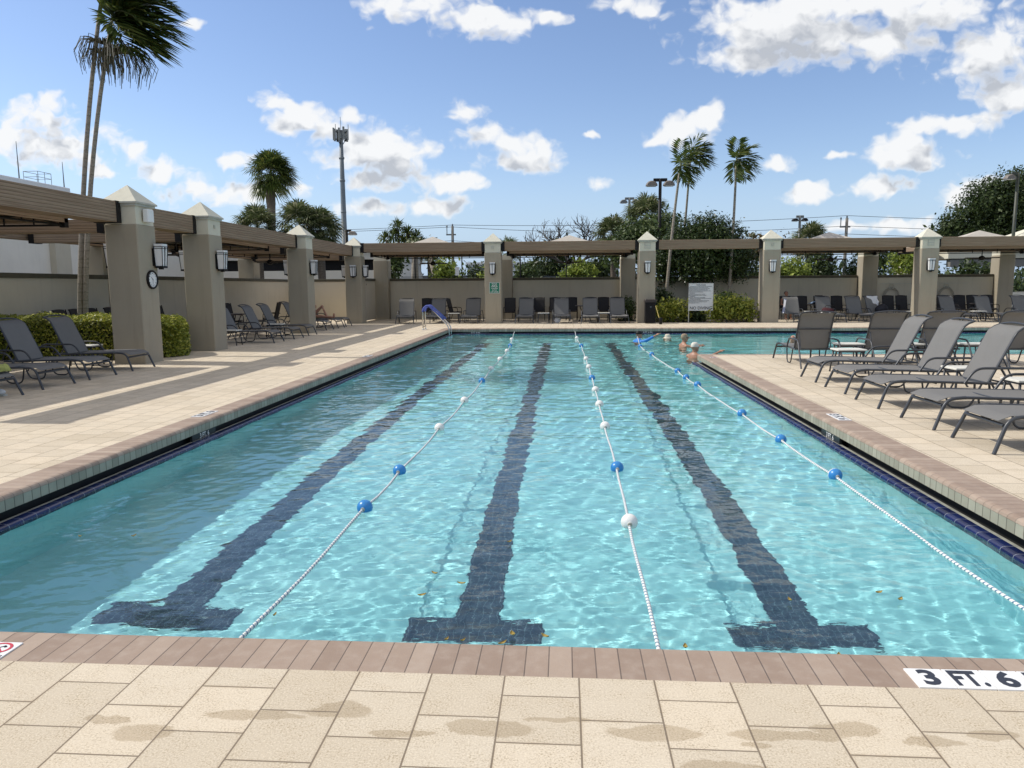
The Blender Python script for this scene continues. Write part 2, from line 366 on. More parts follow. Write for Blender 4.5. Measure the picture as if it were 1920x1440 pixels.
M_CHAIR = mat('dark_chair_mesh', (0.025, 0.022, 0.021), 0.7, 0.3, 30)
M_STEEL = mat('steel', (0.62, 0.62, 0.6), 0.25, 0.1, 8, metal=1.0)
M_FBLUE = mat('float_blue', (0.035, 0.23, 0.56), 0.3, 0.12, 20)
M_FWHITE = mat('float_white', (0.80, 0.79, 0.75), 0.35, 0.06, 20)
M_ROPE = mat('lane_rope', (0, 0, 0), build=b_rope)
M_SKIN = mat('skin', (0.38, 0.19, 0.12), 0.5, 0.1, 9)
M_SKIN2 = mat('skin_tan', (0.31, 0.15, 0.09), 0.5, 0.1, 9)
M_SOIL = mat('mulch', (0.05, 0.035, 0.022), 0.95, 0.5, 25, 0.8, 30)
M_BLDG = mat('cream_building', (0, 0, 0), build=b_stucco((0.80, 0.75, 0.65), 0.15))
M_TRUNKP = mat('palm_trunk_grey', (0, 0, 0), build=b_trunk((0.22, 0.19, 0.145), (0.34, 0.30, 0.24), 5.0))
M_TRUNKS = mat('sabal_trunk', (0, 0, 0), build=b_trunk((0.09, 0.07, 0.05), (0.17, 0.135, 0.10), 7.0))
M_BARK = mat('bark', (0, 0, 0), build=b_trunk((0.10, 0.085, 0.065), (0.21, 0.185, 0.15), 1.5))
M_PALE = mat('pale_bark', (0, 0, 0), build=b_trunk((0.20, 0.18, 0.15), (0.33, 0.30, 0.26), 3.0))
L_HEDGE = leafmat('hedge_leaf', (0.075, 0.11, 0.012), (0.37, 0.39, 0.05), (0.66, 0.62, 0.16), 0.4, 0.35)
L_FICUS = leafmat('ficus_leaf', (0.014, 0.028, 0.007), (0.05, 0.08, 0.018), (0.10, 0.13, 0.04), 0.35, 0.15)
L_DARK = leafmat('oak_leaf', (0.016, 0.030, 0.009), (0.055, 0.085, 0.02), (0.10, 0.13, 0.04))
L_MID = leafmat('mid_leaf', (0.035, 0.06, 0.015), (0.08, 0.12, 0.03), (0.12, 0.15, 0.045))
L_LIME = leafmat('lime_leaf', (0.10, 0.15, 0.018), (0.25, 0.31, 0.045), (0.34, 0.38, 0.07))
L_RUST = leafmat('rust_leaf', (0.10, 0.07, 0.03), (0.17, 0.13, 0.05), (0.10, 0.12, 0.04))
L_PALM = leafmat('palm_frond', (0.030, 0.052, 0.013), (0.10, 0.14, 0.033), (0.22, 0.22, 0.05), 0.38, 0.35)
L_SABAL = leafmat('sabal_frond', (0.06, 0.085, 0.03), (0.16, 0.19, 0.075), (0.45, 0.43, 0.28), 0.45, 0.32)
L_DRY = leafmat('dry_strand', (0.06, 0.06, 0.03), (0.15, 0.13, 0.075), (0.09, 0.10, 0.05))
L_FALL = leafmat('fallen_leaf', (0.32, 0.20, 0.05), (0.48, 0.36, 0.10), (0.25, 0.14, 0.05), 0.6, 0.1)
# ------------------------------------------------------------------ mesh helpers
def V(*a): return Vector(a)
class MB:
    """collects faces; build() links them as ONE mesh object"""
    def __init__(s): s.v = []; s.f = []; s.mi = []; s.uv = []; s.cur = 0; s.T = None
    def add(s, vs, fs, uvs=None):
        o = len(s.v)
        s.v += [tuple(p) for p in vs]
        for i, f in enumerate(fs):
            s.f.append(tuple(o + q for q in f)); s.mi.append(s.cur)
            s.uv.append(uvs[i] if uvs else None)
        return s
    def box(s, a, b):
        x0, y0, z0 = a; x1, y1, z1 = b
        vs = [(x, y, z) for x in (x0, x1) for y in (y0, y1) for z in (z0, z1)]
        return s.add(vs, [(0, 1, 3, 2), (4, 6, 7, 5), (0, 4, 5, 1), (2, 3, 7, 6), (0, 2, 6, 4), (1, 5, 7, 3)])
    def cbox(s, a, b, c):
        """box with chamfered vertical and top edges"""
        x0, y0, z0 = a; x1, y1, z1 = b
        def ring(i, z): return [(x0 + i, y0 + c, z), (x0 + c, y0 + i, z), (x1 - c, y0 + i, z), (x1 - i, y0 + c, z), (x1 - i, y1 - c, z), (x1 - c, y1 - i, z), (x0 + c, y1 - i, z), (x0 + i, y1 - c, z)]
        vs = ring(0, z0) + ring(0, z1 - c) + [(min(max(x, x0 + c), x1 - c), min(max(y, y0 + c), y1 - c), z1) for x, y, _ in ring(0, z1)]
        fs = [tuple(range(7, -1, -1)), tuple(range(16, 24))]
        for k in (0, 8):
            for i in range(8): fs.append((k + i, k + (i + 1) % 8, k + 8 + (i + 1) % 8, k + 8 + i))
        return s.add(vs, fs)
    def tube(s, pts, r, n=8, cap=True, uvscale=None):
        P = [Vector(p) for p in pts]; m = len(P)
        R = r if isinstance(r, (list, tuple)) else [r] * m
        t0 = (P[1] - P[0]).normalized()
        up = V(0, 0, 1) if abs(t0.z) < 0.9 else V(1, 0, 0)
        nrm = t0.cross(up).normalized(); o = len(s.v); lens = [0.0]
        for i in range(m):
            t = (P[min(i + 1, m - 1)] - P[max(i - 1, 0)]).normalized()
            nrm = (nrm - t * nrm.dot(t)).normalized(); bn = t.cross(nrm)
            for j in range(n):
                a = 2 * PI * j / n
                s.v.append(tuple(P[i] + (nrm * math.cos(a) + bn * math.sin(a)) * R[i]))
            if i: lens.append(lens[-1] + (P[i] - P[i - 1]).length)
        for i in range(m - 1):
            for j in range(n):
                k = (j + 1) % n
                s.f.append((o + i * n + j, o + i * n + k, o + (i + 1) * n + k, o + (i + 1) * n + j)); s.mi.append(s.cur)
                s.uv.append([(lens[i], j / n), (lens[i], (j + 1) / n), (lens[i + 1], (j + 1) / n), (lens[i + 1], j / n)] if uvscale else None)
        if cap:
            s.f += [tuple(o + j for j in range(n - 1, -1, -1)), tuple(o + (m - 1) * n + j for j in range(n))]; s.mi += [s.cur] * 2; s.uv += [None] * 2
        return s
    def ell(s, c, r, nu=14, nv=9, rot=None):
        c = Vector(c); vs = []; fs = []
        r = r if isinstance(r, (list, tuple)) else (r, r, r)
        for i in range(nv + 1):
            th = PI * i / nv
            for j in range(nu):
                ph = 2 * PI * j / nu
                p = V(r[0] * math.sin(th) * math.cos(ph), r[1] * math.sin(th) * math.sin(ph), r[2] * math.cos(th))
                if rot: p = rot @ p
                vs.append(c + p)
        for i in range(nv):
            for j in range(nu):
                k = (j + 1) % nu; fs.append((i * nu + j, (i + 1) * nu + j, (i + 1) * nu + k, i * nu + k))
        return s.add(vs, fs)
    def lathe(s, c, prof, n=16):
        c = Vector(c); vs = []; fs = []; m = len(prof)
        for (r, z) in prof:
            for j in range(n): vs.append(c + V(r * math.cos(2 * PI * j / n), r * math.sin(2 * PI * j / n), z))
        for i in range(m - 1):
            for j in range(n):
                k = (j + 1) % n; fs.append((i * n + j, i * n + k, (i + 1) * n + k, (i + 1) * n + j))
        fs += [tuple(range(n - 1, -1, -1)), tuple((m - 1) * n + j for j in range(n))]
        return s.add(vs, fs)
    def grid(s, rows, thick=0.0):
        """rows of points -> sheet, optionally given thickness along its normals"""
        m = len(rows); n = len(rows[0]); R = [[Vector(p) for p in r] for r in rows]
        q = lambda o, i, j: o + i * n + j
        if thick == 0:
            return s.add([p for r in R for p in r], [(q(0, i, j), q(0, i, j + 1), q(0, i + 1, j + 1), q(0, i + 1, j)) for i in range(m - 1) for j in range(n - 1)])
        N = [[((R[min(i + 1, m - 1)][j] - R[max(i - 1, 0)][j]).cross(R[i][min(j + 1, n - 1)] - R[i][max(j - 1, 0)])).normalized() for j in range(n)] for i in range(m)]
        vs = [R[i][j] + N[i][j] * thick / 2 for i in range(m) for j in range(n)] + [R[i][j] - N[i][j] * thick / 2 for i in range(m) for j in range(n)]
        o = m * n; fs = []
        for i in range(m - 1):
            for j in range(n - 1):
                fs.append((q(0, i, j), q(0, i + 1, j), q(0, i + 1, j + 1), q(0, i, j + 1))); fs.append((q(o, i, j), q(o, i, j + 1), q(o, i + 1, j + 1), q(o, i + 1, j)))
        for i in range(m - 1):
            for j in (0, n - 1): fs.append((q(0, i, j), q(o, i, j), q(o, i + 1, j), q(0, i + 1, j)))
        for j in range(n - 1):
            for i in (0, m - 1): fs.append((q(0, i, j), q(0, i, j + 1), q(o, i, j + 1), q(o, i, j)))
        return s.add(vs, fs)
    def build(s, name, mats, parent=None, smooth=False, angle=None):
        me = bpy.data.meshes.new(name)
        me.from_pydata(s.v, [], s.f)
        for m in (mats if isinstance(mats, (list, tuple)) else [mats]): me.materials.append(m)
        if any(s.mi): me.polygons.foreach_set('material_index', s.mi)
        if any(u is not None for u in s.uv):
            L = me.uv_layers.new(name='UVMap'); k = 0; flat = []
            for f, u in zip(s.f, s.uv): flat += [c for p in (u or [(0, 0)] * len(f)) for c in p]
            L.data.foreach_set('uv', flat)
        if smooth:
            me.shade_smooth()
            if angle:
                try: me.set_sharp_from_angle(angle=math.radians(angle))
                except Exception: pass
        me.update()
        o = bpy.data.objects.new(name, me); COL.objects.link(o)
        if parent: o.parent = parent
        return o
def np_mesh(name, v, f, mats, parent=None, smooth=False):
    """fast mesh from arrays: v (n,3), f (m,k)"""
    me = bpy.data.meshes.new(name); v = np.asarray(v, np.float32); f = np.asarray(f, np.int32); m, k = f.shape
    me.vertices.add(len(v)); me.vertices.foreach_set('co', v.ravel())
    me.loops.add(m * k); me.loops.foreach_set('vertex_index', f.ravel())
    me.polygons.add(m); me.polygons.foreach_set('loop_start', np.arange(0, m * k, k, dtype=np.int32)); me.polygons.foreach_set('loop_total', np.full(m, k, np.int32))
    me.update(calc_edges=True); me.validate()
    for q in (mats if isinstance(mats, (list, tuple)) else [mats]): me.materials.append(q)
    if smooth: me.shade_smooth()
    o = bpy.data.objects.new(name, me); COL.objects.link(o)
    if parent: o.parent = parent
    return o
def fillet(pts, r, n=5):
    P = [Vector(p) for p in pts]; out = [P[0]]
    for a, b, c in zip(P, P[1:], P[2:]):
        d1 = (a - b); d2 = (c - b); rr = min(r, d1.length * .48, d2.length * .48)
        p = b + d1.normalized() * rr; q = b + d2.normalized() * rr
        for i in range(n + 1):
            t = i / n; out.append(p * (1 - t) ** 2 + b * 2 * t * (1 - t) + q * t * t)
    out.append(P[-1]); return out
def tag(o, label=None, cat=None, group=None, kind=None):
    if label: o['label'] = label
    if cat: o['category'] = cat
    if group: o['group'] = group
    if kind: o['kind'] = kind
    return o
def thing(name, label, cat, loc=(0, 0, 0), rz=0.0, group=None):
    o = bpy.data.objects.new(name, None); COL.objects.link(o); o.empty_display_size = 0.2
    o.location = loc; o.rotation_euler = (0, 0, rz); return tag(o, label, cat, group, 'thing')
KIDS = {}
def copy_tree(o, parent=None):
    c = o.copy(); COL.objects.link(c)
    if parent: c.parent = parent
    for ch in [x for x in bpy.data.objects if x.parent is o]: copy_tree(ch, c)
    return c
def place(proto, first, label, loc, rz=0.0, group=None):
    o = proto if first else copy_tree(proto)
    o.location = loc; o.rotation_euler = (0, 0, rz); o['label'] = label
    if group: o['group'] = group
    return o
def struct(o): return tag(o, kind='structure')
def receive(o): o.cycles.is_caustics_receiver = True; return o
def lettering(name, lines, mat_, parent, width=None, extrude=0.0015, bold=0.0, M=None):
    """lines: (text, size, x, y) in the plane of M; one mesh"""
    vs = []; fs = []
    for (s, size, x, y) in lines:
        cu = bpy.data.curves.new('t', 'FONT'); cu.body = s; cu.size = size; cu.align_x = 'CENTER'; cu.align_y = 'CENTER'; cu.extrude = extrude; cu.offset = bold * size; cu.resolution_u = 3
        ob = bpy.data.objects.new('t', cu); COL.objects.link(ob)
        dg = bpy.context.evaluated_depsgraph_get(); me = bpy.data.meshes.new_from_object(ob.evaluated_get(dg))
        o = len(vs); sx = 1.0
        if width:
            xs = [v.co.x for v in me.vertices]; wd = max(xs) - min(xs)
            if wd > width: sx = width / wd
        vs += [(v.co.x * sx + x, v.co.y + y, v.co.z) for v in me.vertices]; fs += [tuple(o + i for i in p.vertices) for p in me.polygons]
        bpy.data.objects.remove(ob); bpy.data.curves.remove(cu); bpy.data.meshes.remove(me)
    if M is not None: vs = [tuple(M @ Vector(v)) for v in vs]
    mb = MB(); mb.add(vs, fs); return mb.build(name, mat_, parent)
def frame(o, x, y):
    """matrix with origin o, text right x, text up y"""
    x = Vector(x).normalized(); y = Vector(y).normalized(); z = x.cross(y)
    return Matrix(((x.x, y.x, z.x, o[0]), (x.y, y.y, z.y, o[1]), (x.z, y.z, z.z, o[2]), (0, 0, 0, 1)))

# ------------------------------------------------------------------ ground, deck, pool
M_GROUND = mat('ground_asphalt_grass', (0.13, 0.13, 0.115), 0.95, 0.35, 0.15)
g = MB()
for (a, b) in (((-3000, -3000), (3000, -6)), ((-3000, 38), (3000, 3000)), ((-3000, -6), (-14.2, 38)), ((26, -6), (3000, 38))):
    g.add([(a[0], a[1], -0.02), (b[0], a[1], -0.02), (b[0], b[1], -0.02), (a[0], b[1], -0.02)], [(0, 1, 2, 3)])
struct(g.build('ground', M_GROUND))
g = MB()
for (a, b) in (((-14.2, -6), (-4.73, 38)), ((-4.73, -6), (3.44, 2.93)), ((3.44, -6), (26, 17.55)), ((-4.73, 29.2), (26, 38))):
    g.add([(a[0], a[1], 0), (b[0], a[1], 0), (b[0], b[1], 0), (a[0], b[1], 0)], [(0, 1, 2, 3)])
receive(struct(g.build('pool_deck', M_PAVER)))
NOSE = [(-4.43, 3.23), (3.14, 3.23), (3.14, 17.85), (26.0, 17.85), (26.0, 28.9), (-4.43, 28.9)]
def sweep(mb, prof, mids):
    """sweep a profile of (outward distance, z) round the pool edge; mids = material of each profile segment"""
    n = len(NOSE); dirs = [(Vector(NOSE[(i + 1) % n]) - Vector(NOSE[i])).normalized() for i in range(n)]
    outs = [V(d.y, -d.x) for d in dirs]
    def corner(i, d):
        a, b = outs[i - 1], outs[i]; p = Vector(NOSE[i]); m = (a + b); m = m / (1 + a.dot(b)); return p + m * d
    for i in range(n):
        j = (i + 1) % n; L = (Vector(NOSE[j]) - Vector(NOSE[i])).length; ax = dirs[i]
        for q in range(len(prof) - 1):
            (d0, z0), (d1, z1) = prof[q], prof[q + 1]
            pts = []; uvs = []
            for (idx, d, z) in ((i, d0, z0), (j, d0, z0), (j, d1, z1), (i, d1, z1)):
                c = corner(idx, d); pts.append((c.x, c.y, z)); u = (Vector((c.x, c.y)) - Vector(NOSE[i])).dot(ax)
                uvs.append((u, d if mids[q] == 0 else z))
            mb.cur = mids[q]; mb.add(pts, [(3, 2, 1, 0)], [[uvs[3], uvs[2], uvs[1], uvs[0]]])
mb = MB(); sweep(mb, [(0.30, 0.0), (0.045, 0.001), (0.022, -0.005), (0.008, -0.017), (0.0, -0.036), (0.003, -0.040), (0.003, -0.125), (0.1, -0.125)], [0, 0, 0, 0, 0, 1, 1])
o = receive(struct(mb.build('pool_coping', [M_COPE, M_FACE], smooth=True, angle=40)))
mb = MB(); sweep(mb, [(0.1, -0.125), (0.1, -0.23), (0.03, -0.232), (0.03, -0.202), (-0.012, -0.198), (-0.07, -0.196), (-0.09, -0.199), (-0.104, -0.207), (-0.11, -0.222), (-0.112, -0.33)], [0, 0, 1, 1, 2, 2, 2, 2, 2])
receive(struct(mb.build('pool_gutter', [M_GUT, M_SHELF, M_BLUE], smooth=True, angle=40)))
def depth(y): return -1.29 - 0.5 * min(max((y - 8) / 21.0, 0), 1)
mb = MB()
W = [(-4.318, 3.342), (3.028, 3.342), (3.028, 17.962), (26, 17.962), (26, 28.788), (-4.318, 28.788)]
ys = [3.342, 8.0, 17.962, 28.788]
for (x0, x1, ya, yb) in ((-4.318, 3.028, 3.342, 8), (-4.318, 3.028, 8, 17.962), (-4.318, 3.028, 17.962, 28.788), (3.028, 26, 17.962, 28.788)):
    mb.add([(x0, ya, depth(ya)), (x1, ya, depth(ya)), (x1, yb, depth(yb)), (x0, yb, depth(yb))], [(0, 1, 2, 3)])
for i in range(6):
    a = W[i]; b = W[(i + 1) % 6]; n = 24
    for s_ in range(n):
        p = [a[0] + (b[0] - a[0]) * s_ / n, a[1] + (b[1] - a[1]) * s_ / n]; r = [a[0] + (b[0] - a[0]) * (s_ + 1) / n, a[1] + (b[1] - a[1]) * (s_ + 1) / n]
        mb.add([(p[0], p[1], -1.9), (r[0], r[1], -1.9), (r[0], r[1], -0.32), (p[0], p[1], -0.32)], [(3, 2, 1, 0)])
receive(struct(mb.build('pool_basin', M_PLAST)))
# lane markers: dark tile bands with a T at the near end
for i, x in enumerate((-2.745, -0.605, 1.565)):
    mb = MB(); w = 0.15; y1 = 26.0
    def strip(x0, x1, ya, yb):
        n = max(1, int((yb - ya) / 1.0))
        for s_ in range(n):
            p = ya + (yb - ya) * s_ / n; r = ya + (yb - ya) * (s_ + 1) / n
            mb.add([(x0, p, depth(p) + .005), (x1, p, depth(p) + .005), (x1, r, depth(r) + .005), (x0, r, depth(r) + .005)], [(0, 1, 2, 3)])
    strip(x - 0.47, x + 0.47, 4.61, 4.91); strip(x - w, x + w, 4.91, 8.0); strip(x - w, x + w, 8.0, y1)
    o = mb.build('lane_marker', M_LANE); receive(o)
    tag(o, ['dark tile lane line on the pool floor nearest the left pool edge', 'dark tile lane line on the pool floor between the left and middle ropes', 'dark tile lane line on the pool floor nearest the loungers'][i], 'lane marking', 'lane lines on the pool floor')
# water: a rippled surface with real waves
def water():
    xs = np.concatenate([np.linspace(-4.335, 3.045, 340), np.linspace(3.045, 26, 110)[1:]])
    ys = [3.33]; st = 0.018
    while ys[-1] < 28.80: ys.append(ys[-1] + st); st = 0.018 + 0.0025 * (ys[-1] - 3.3)
    ys = np.array(ys); ys[np.argmin(abs(ys - 17.94))] = 17.94; ys[-1] = 28.80
    X, Y = np.meshgrid(xs, ys); rng = np.random.default_rng(4); Z = np.zeros_like(X)
    n = 110; step = np.gradient(ys)[:, None]
    for i in range(n):
        lam = 0.052 * (1.8 / 0.052) ** (i / (n - 1)); a = rng.normal(PI / 2 + .25, 0.75); k = 2 * PI / lam
        if i % 3 == 0: a = rng.uniform(0, 2 * PI)
        amp = 0.0078 * lam / (2 * PI) * (1.0 if lam < .11 else (.11 / lam) ** 0.5)
        env = 0.75 + 0.5 * np.sin(X * rng.uniform(-1, 1) + Y * rng.uniform(-.6, .6) + rng.uniform(0, 6))
        fade = np.clip((lam / (step * 2.6) - 0.8), 0, 1)
        grow = 1 + 0.11 * (Y - 3.3)
        Z += amp * env * fade * np.minimum(grow, 3.4) * np.sin(k * (X * np.cos(a) + Y * np.sin(a)) + rng.uniform(0, 6.28))
    # rings spreading from the bathers
    for (cx, cy) in ((3.34, 19.2), (3.55, 22.5), (2.5, 24.8), (3.6, 26.3)):
        r = np.hypot(X - cx, Y - cy); Z += 0.010 * np.exp(-r / 1.3) * np.sin(2 * PI * r / 0.42) * np.clip(r / .25, 0, 1)
    v = np.stack([X, Y, Z - 0.222], -1).reshape(-1, 3); m = len(xs)
    idx = np.arange(X.size).reshape(X.shape)
    F = np.stack([idx[:-1, :-1], idx[:-1, 1:], idx[1:, 1:], idx[1:, :-1]], -1)
    cx = (X[:-1, :-1] + X[1:, 1:]) / 2; cy = (Y[:-1, :-1] + Y[1:, 1:]) / 2
    F = F[(cx < 3.045) | (cy > 17.94)]
    used = np.unique(F); mp = np.full(len(v), -1); mp[used] = np.arange(len(used))
    o = np_mesh('pool_water', v[used], mp[F], M_WATER, smooth=True)
    o.cycles.is_caustics_caster = True
    return struct(o)
water()
mb = MB(); mb.add([(-13.9, 16.28, .004), (-9.75, 16.28, .004), (-9.75, 18.7, .004), (-13.9, 18.7, .004)], [(0, 1, 2, 3)]); mb.add([(4.05, 33.25, .004), (8.4, 33.25, .004), (8.4, 37.6, .004), (4.05, 37.6, .004)], [(0, 1, 2, 3)])
mb.add([(2.5, 34.4, .004), (3.3, 34.4, .004), (3.3, 36.4, .004), (2.5, 36.4, .004)], [(0, 1, 2, 3)])
struct(mb.build('planter_soil', M_SOIL))
# ------------------------------------------------------------------ pillars, beams, canopies, walls
def pillar(x0, y0, label, dz=0.0, group='stucco pillars round the pool deck', s=0.72):
    """x0,y0 = corner nearest the origin side; built centred on its own Empty"""
    t = thing('pillar', label, 'pillar', (x0 + s / 2, y0 + s / 2, 0), 0, group)
    h = s / 2; zt = 2.99 + dz
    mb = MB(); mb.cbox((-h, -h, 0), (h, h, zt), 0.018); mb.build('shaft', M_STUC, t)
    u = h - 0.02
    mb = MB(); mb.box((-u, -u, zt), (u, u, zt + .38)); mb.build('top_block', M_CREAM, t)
    e = h + 0.055; zb = zt + .38
    mb = MB(); mb.box((-e + .035, -e + .035, zb), (e - .035, e - .035, zb + .05)); mb.box((-e, -e, zb + .05), (e, e, zb + .085)); mb.build('cap_moulding', M_TRIM, t)
    za = zb + .085; q = e - 0.004
    mb = MB(); mb.add([(-q, -q, za), (q, -q, za), (q, q, za), (-q, q, za), (0, 0, za + .39)], [(0, 1, 4), (1, 2, 4), (2, 3, 4), (3, 0, 4)]); mb.build('pyramid_cap', M_CAP, t)
    return t
PL = [(-9.77, 8.2), (-9.77, 15.5), (-9.77, 18.75), (-9.77, 26.0), (-9.77, 33.0)]
PLAB = ['stucco pillar beside the pool deck just out of frame on the left', 'stucco pillar carrying the round wall clock and a white speaker', 'stucco pillar right of the rounded end of the yellow green hedge', 'stucco pillar behind the left row loungers, second from the corner', 'stucco corner pillar with three wall lanterns where the two pergolas meet']
PILL = []
for (x, y), l in list(zip(PL, PLAB))[1:]: PILL.append(pillar(x, y, l))
PF = [(-3.49, 'stucco pillar carrying the green lap lane sign'), (3.2, 'stucco pillar with the black trash bin at its foot'), (8.46, 'stucco pillar right of the planter with the pool rules sign'), (14.94, 'stucco pillar between the two right hand canopies with a square vent'), (21.7, 'stucco pillar at the far right edge beside the iron fence')]
for x, l in PF: PILL.append(pillar(x, 32.8, l, 0.1))
def backp(x, y, l, h=3.15):
    t = thing('back_pillar', l, 'pillar', (x, y, 0), 0, 'plain rear pillars behind the canopies')
    mb = MB(); mb.cbox((-.36, -.36, 0), (.36, .36, h - .22), .015); mb.build('shaft', M_STUC, t)
    mb = MB(); mb.box((-.345, -.345, h - .22), (.345, .345, h)); mb.build('top_block', M_CREAM, t)
for a in ((-9.18, 37.5, 'dark rear pillar at the corner right of the storage gate'), (-2.95, 37.5, 'rear pillar just right of the green lap lane sign, behind the loungers'), (3.1, 37.5, 'rear pillar left of the trash bin pillar'),
          (14.6, 37.5, 'wide rear pillar in the middle of the right hand lounger bay'), (20.85, 37.5, 'pale sunlit rear pillar near the right edge of the wall'), (-14.5, 22.6, 'rear pillar behind the left wall seen left of the clock pillar'), (-14.5, 33.8, 'rear pillar behind the left wall seen under the ceiling fan')): backp(*a)
def beam(name, a, b, label):
    t = thing(name, label, 'beam', (0, 0, 0), 0, 'brown cloth covered pergola beams')
    mb = MB(); mb.cbox(a, b, .012); mb.build('cloth_wrap', M_FAB, t)
    d = [b[i] - a[i] for i in range(3)]; ax = 0 if d[0] > d[1] else 1
    for e in (0, 1):
        mb = MB(); lo = list(a); hi = list(b)
        if e == 0: hi[ax] = a[ax] + .09; lo[ax] = a[ax] - .06
        else: lo[ax] = b[ax] - .09; hi[ax] = b[ax] + .06
        lo[1 - ax] -= .012; hi[1 - ax] += .012
        lo[2] -= .015; hi[2] += .01
        mb.box(lo, hi); mb.build('end_plate', M_BLK, t)
z0, z1 = 3.02, 3.45
for (ya, yb, l) in ((8.98, 15.43, 'long brown cloth beam running out of the left edge to the clock pillar'), (16.28, 18.69, 'short brown cloth beam over the hedge with the twin palms'), (19.53, 25.94, 'brown cloth beam over the middle row of left loungers'), (26.78, 32.94, 'brown cloth beam ending at the corner pillar with three lanterns')):
    beam('pergola_beam', (-9.88, ya, z0), (-9.38, yb, z1), l)
z0, z1 = 3.17, 3.56
for (xa, xb, l) in ((-8.99, -3.55, 'brown cloth beam from the corner pillar to the green sign pillar'), (-2.71, 3.14, 'brown cloth beam over the row of four grey loungers'), (3.98, 8.40, 'brown cloth beam crossing in front of the three slim palms'), (9.24, 14.88, 'brown cloth beam right of the planter, over the loungers with towels'), (15.72, 21.64, 'brown cloth beam running to the right edge')):
    beam('pergola_beam', (xa, 33.05, z0), (xb, 33.5, z1), l)
for (y, l) in ((15.72, 'brown cloth cross beam running back from the clock pillar'), (18.98, 'brown cloth cross beam running back from the pillar right of the hedge'), (26.2, 'brown cloth cross beam running back from the third left pillar'), (33.2, 'brown cloth cross beam running back from the corner pillar')):
    beam('pergola_beam', (-14.0, y, 2.84), (-9.98, y + .3, 3.12), l)
beam('pergola_beam', (-14.45, 9.0, 2.93), (-14.12, 33.3, 3.26), 'long brown cloth beam over the left wall at the back of the canopies')
def canopy(x0, x1, y0, y1, z, label, rise=0.70):
    t = thing('canopy', label, 'canopy', ((x0 + x1) / 2, (y0 + y1) / 2, 0), 0, 'tan cloth canopies over the loungers')
    a = (x1 - x0) / 2; b = (y1 - y0) / 2; vt = z + .20
    mb = MB(); th = .03
    mb.box((-a, -b, z), (a, -b + th, vt)); mb.box((-a, b - th, z), (a, b, vt)); mb.box((-a, -b + th, z), (-a + th, b - th, vt)); mb.box((a - th, -b + th, z), (a, b - th, vt))
    mb.build('valance', M_FAB, t)
    mb = MB(); rows = []
    for ly in range(2):
        o = ly * .012
        c = [V(-a, -b, vt - o), V(a, -b, vt - o), V(a, b, vt - o), V(-a, b, vt - o)]; ap = V(0, 0, vt + rise - o)
        ring = [[c[i].lerp(ap, k / 6) - V(0, 0, .10 * math.sin(PI * k / 6)) for i in range(4)] for k in range(6)]
        vs = [p for r in ring for p in r] + [ap]; fs = []
        for k in range(5):
            for i in range(4): fs.append((k * 4 + i, k * 4 + (i + 1) % 4, k * 4 + 4 + (i + 1) % 4, k * 4 + 4 + i))
        for i in range(4): fs.append((20 + i, 20 + (i + 1) % 4, 24))
        mb.add(vs, fs)
    mb.build('cloth_roof', M_ROOF, t)
    mb = MB(); r = .022; zz = z - .05; aa = a - .06; bb = b - .06
    for (p, q) in (((-aa, -bb), (aa, -bb)), ((aa, -bb), (aa, bb)), ((aa, bb), (-aa, bb)), ((-aa, bb), (-aa, -bb))):
        for h in (zz, z + .14): mb.tube([(p[0], p[1], h), (q[0], q[1], h)], r, 6)
        n = 5
        for i in range(1, n): 
            f = i / n; X = p[0] + (q[0] - p[0]) * f; Y = p[1] + (q[1] - p[1]) * f; mb.tube([(X, Y, zz), (X, Y, z + .14)], .016, 5)
    for sx in (-1, 1):
        for sy in (-1, 1):
            mb.tube([(sx * aa, sy * bb, z + .14), (0, 0, vt + rise - .12)], r, 6); mb.tube([(sx * aa, sy * bb, zz), (sx * aa * .45, sy * bb * .45, z + .33)], .016, 5); mb.box((sx * aa - .06, sy * bb - .06, zz - .05), (sx * aa + .06, sy * bb + .06, z + .1))
    for f in (-.5, 0, .5): mb.tube([(aa * f * 1.0, -bb, z + .14), (aa * f * .5, 0, vt + rise * .6)], .016, 5); mb.tube([(aa * f, bb, z + .14), (aa * f * .5, 0, vt + rise * .6)], .016, 5)
    mb.tube([(0, -bb, z + .05), (0, bb, z + .05)], .03, 6)
    mb.build('tube_frame', M_BLK, t)
    return t
CAN = [(-13.75, -10.35, 8.95, 15.2, 3.0, 'tan canopy at the left edge before the clock pillar'), (-13.75, -10.35, 19.6, 25.9, 3.0, 'tan canopy over the middle left loungers'), (-13.75, -10.35, 26.8, 32.75, 3.0, 'tan canopy over the sunbather in the left corner'),
       (-8.85, -3.6, 33.95, 37.15, 3.08, 'tan canopy with a fan left of the green sign pillar'), (-2.6, 3.05, 33.95, 37.15, 3.08, 'tan canopy with a fan over the row of four loungers'), (9.3, 14.8, 33.95, 37.15, 3.08, 'tan canopy with a fan right of the planter'), (15.8, 21.5, 33.95, 37.15, 3.08, 'tan canopy with a fan near the right edge')]
for c in CAN: canopy(*c)
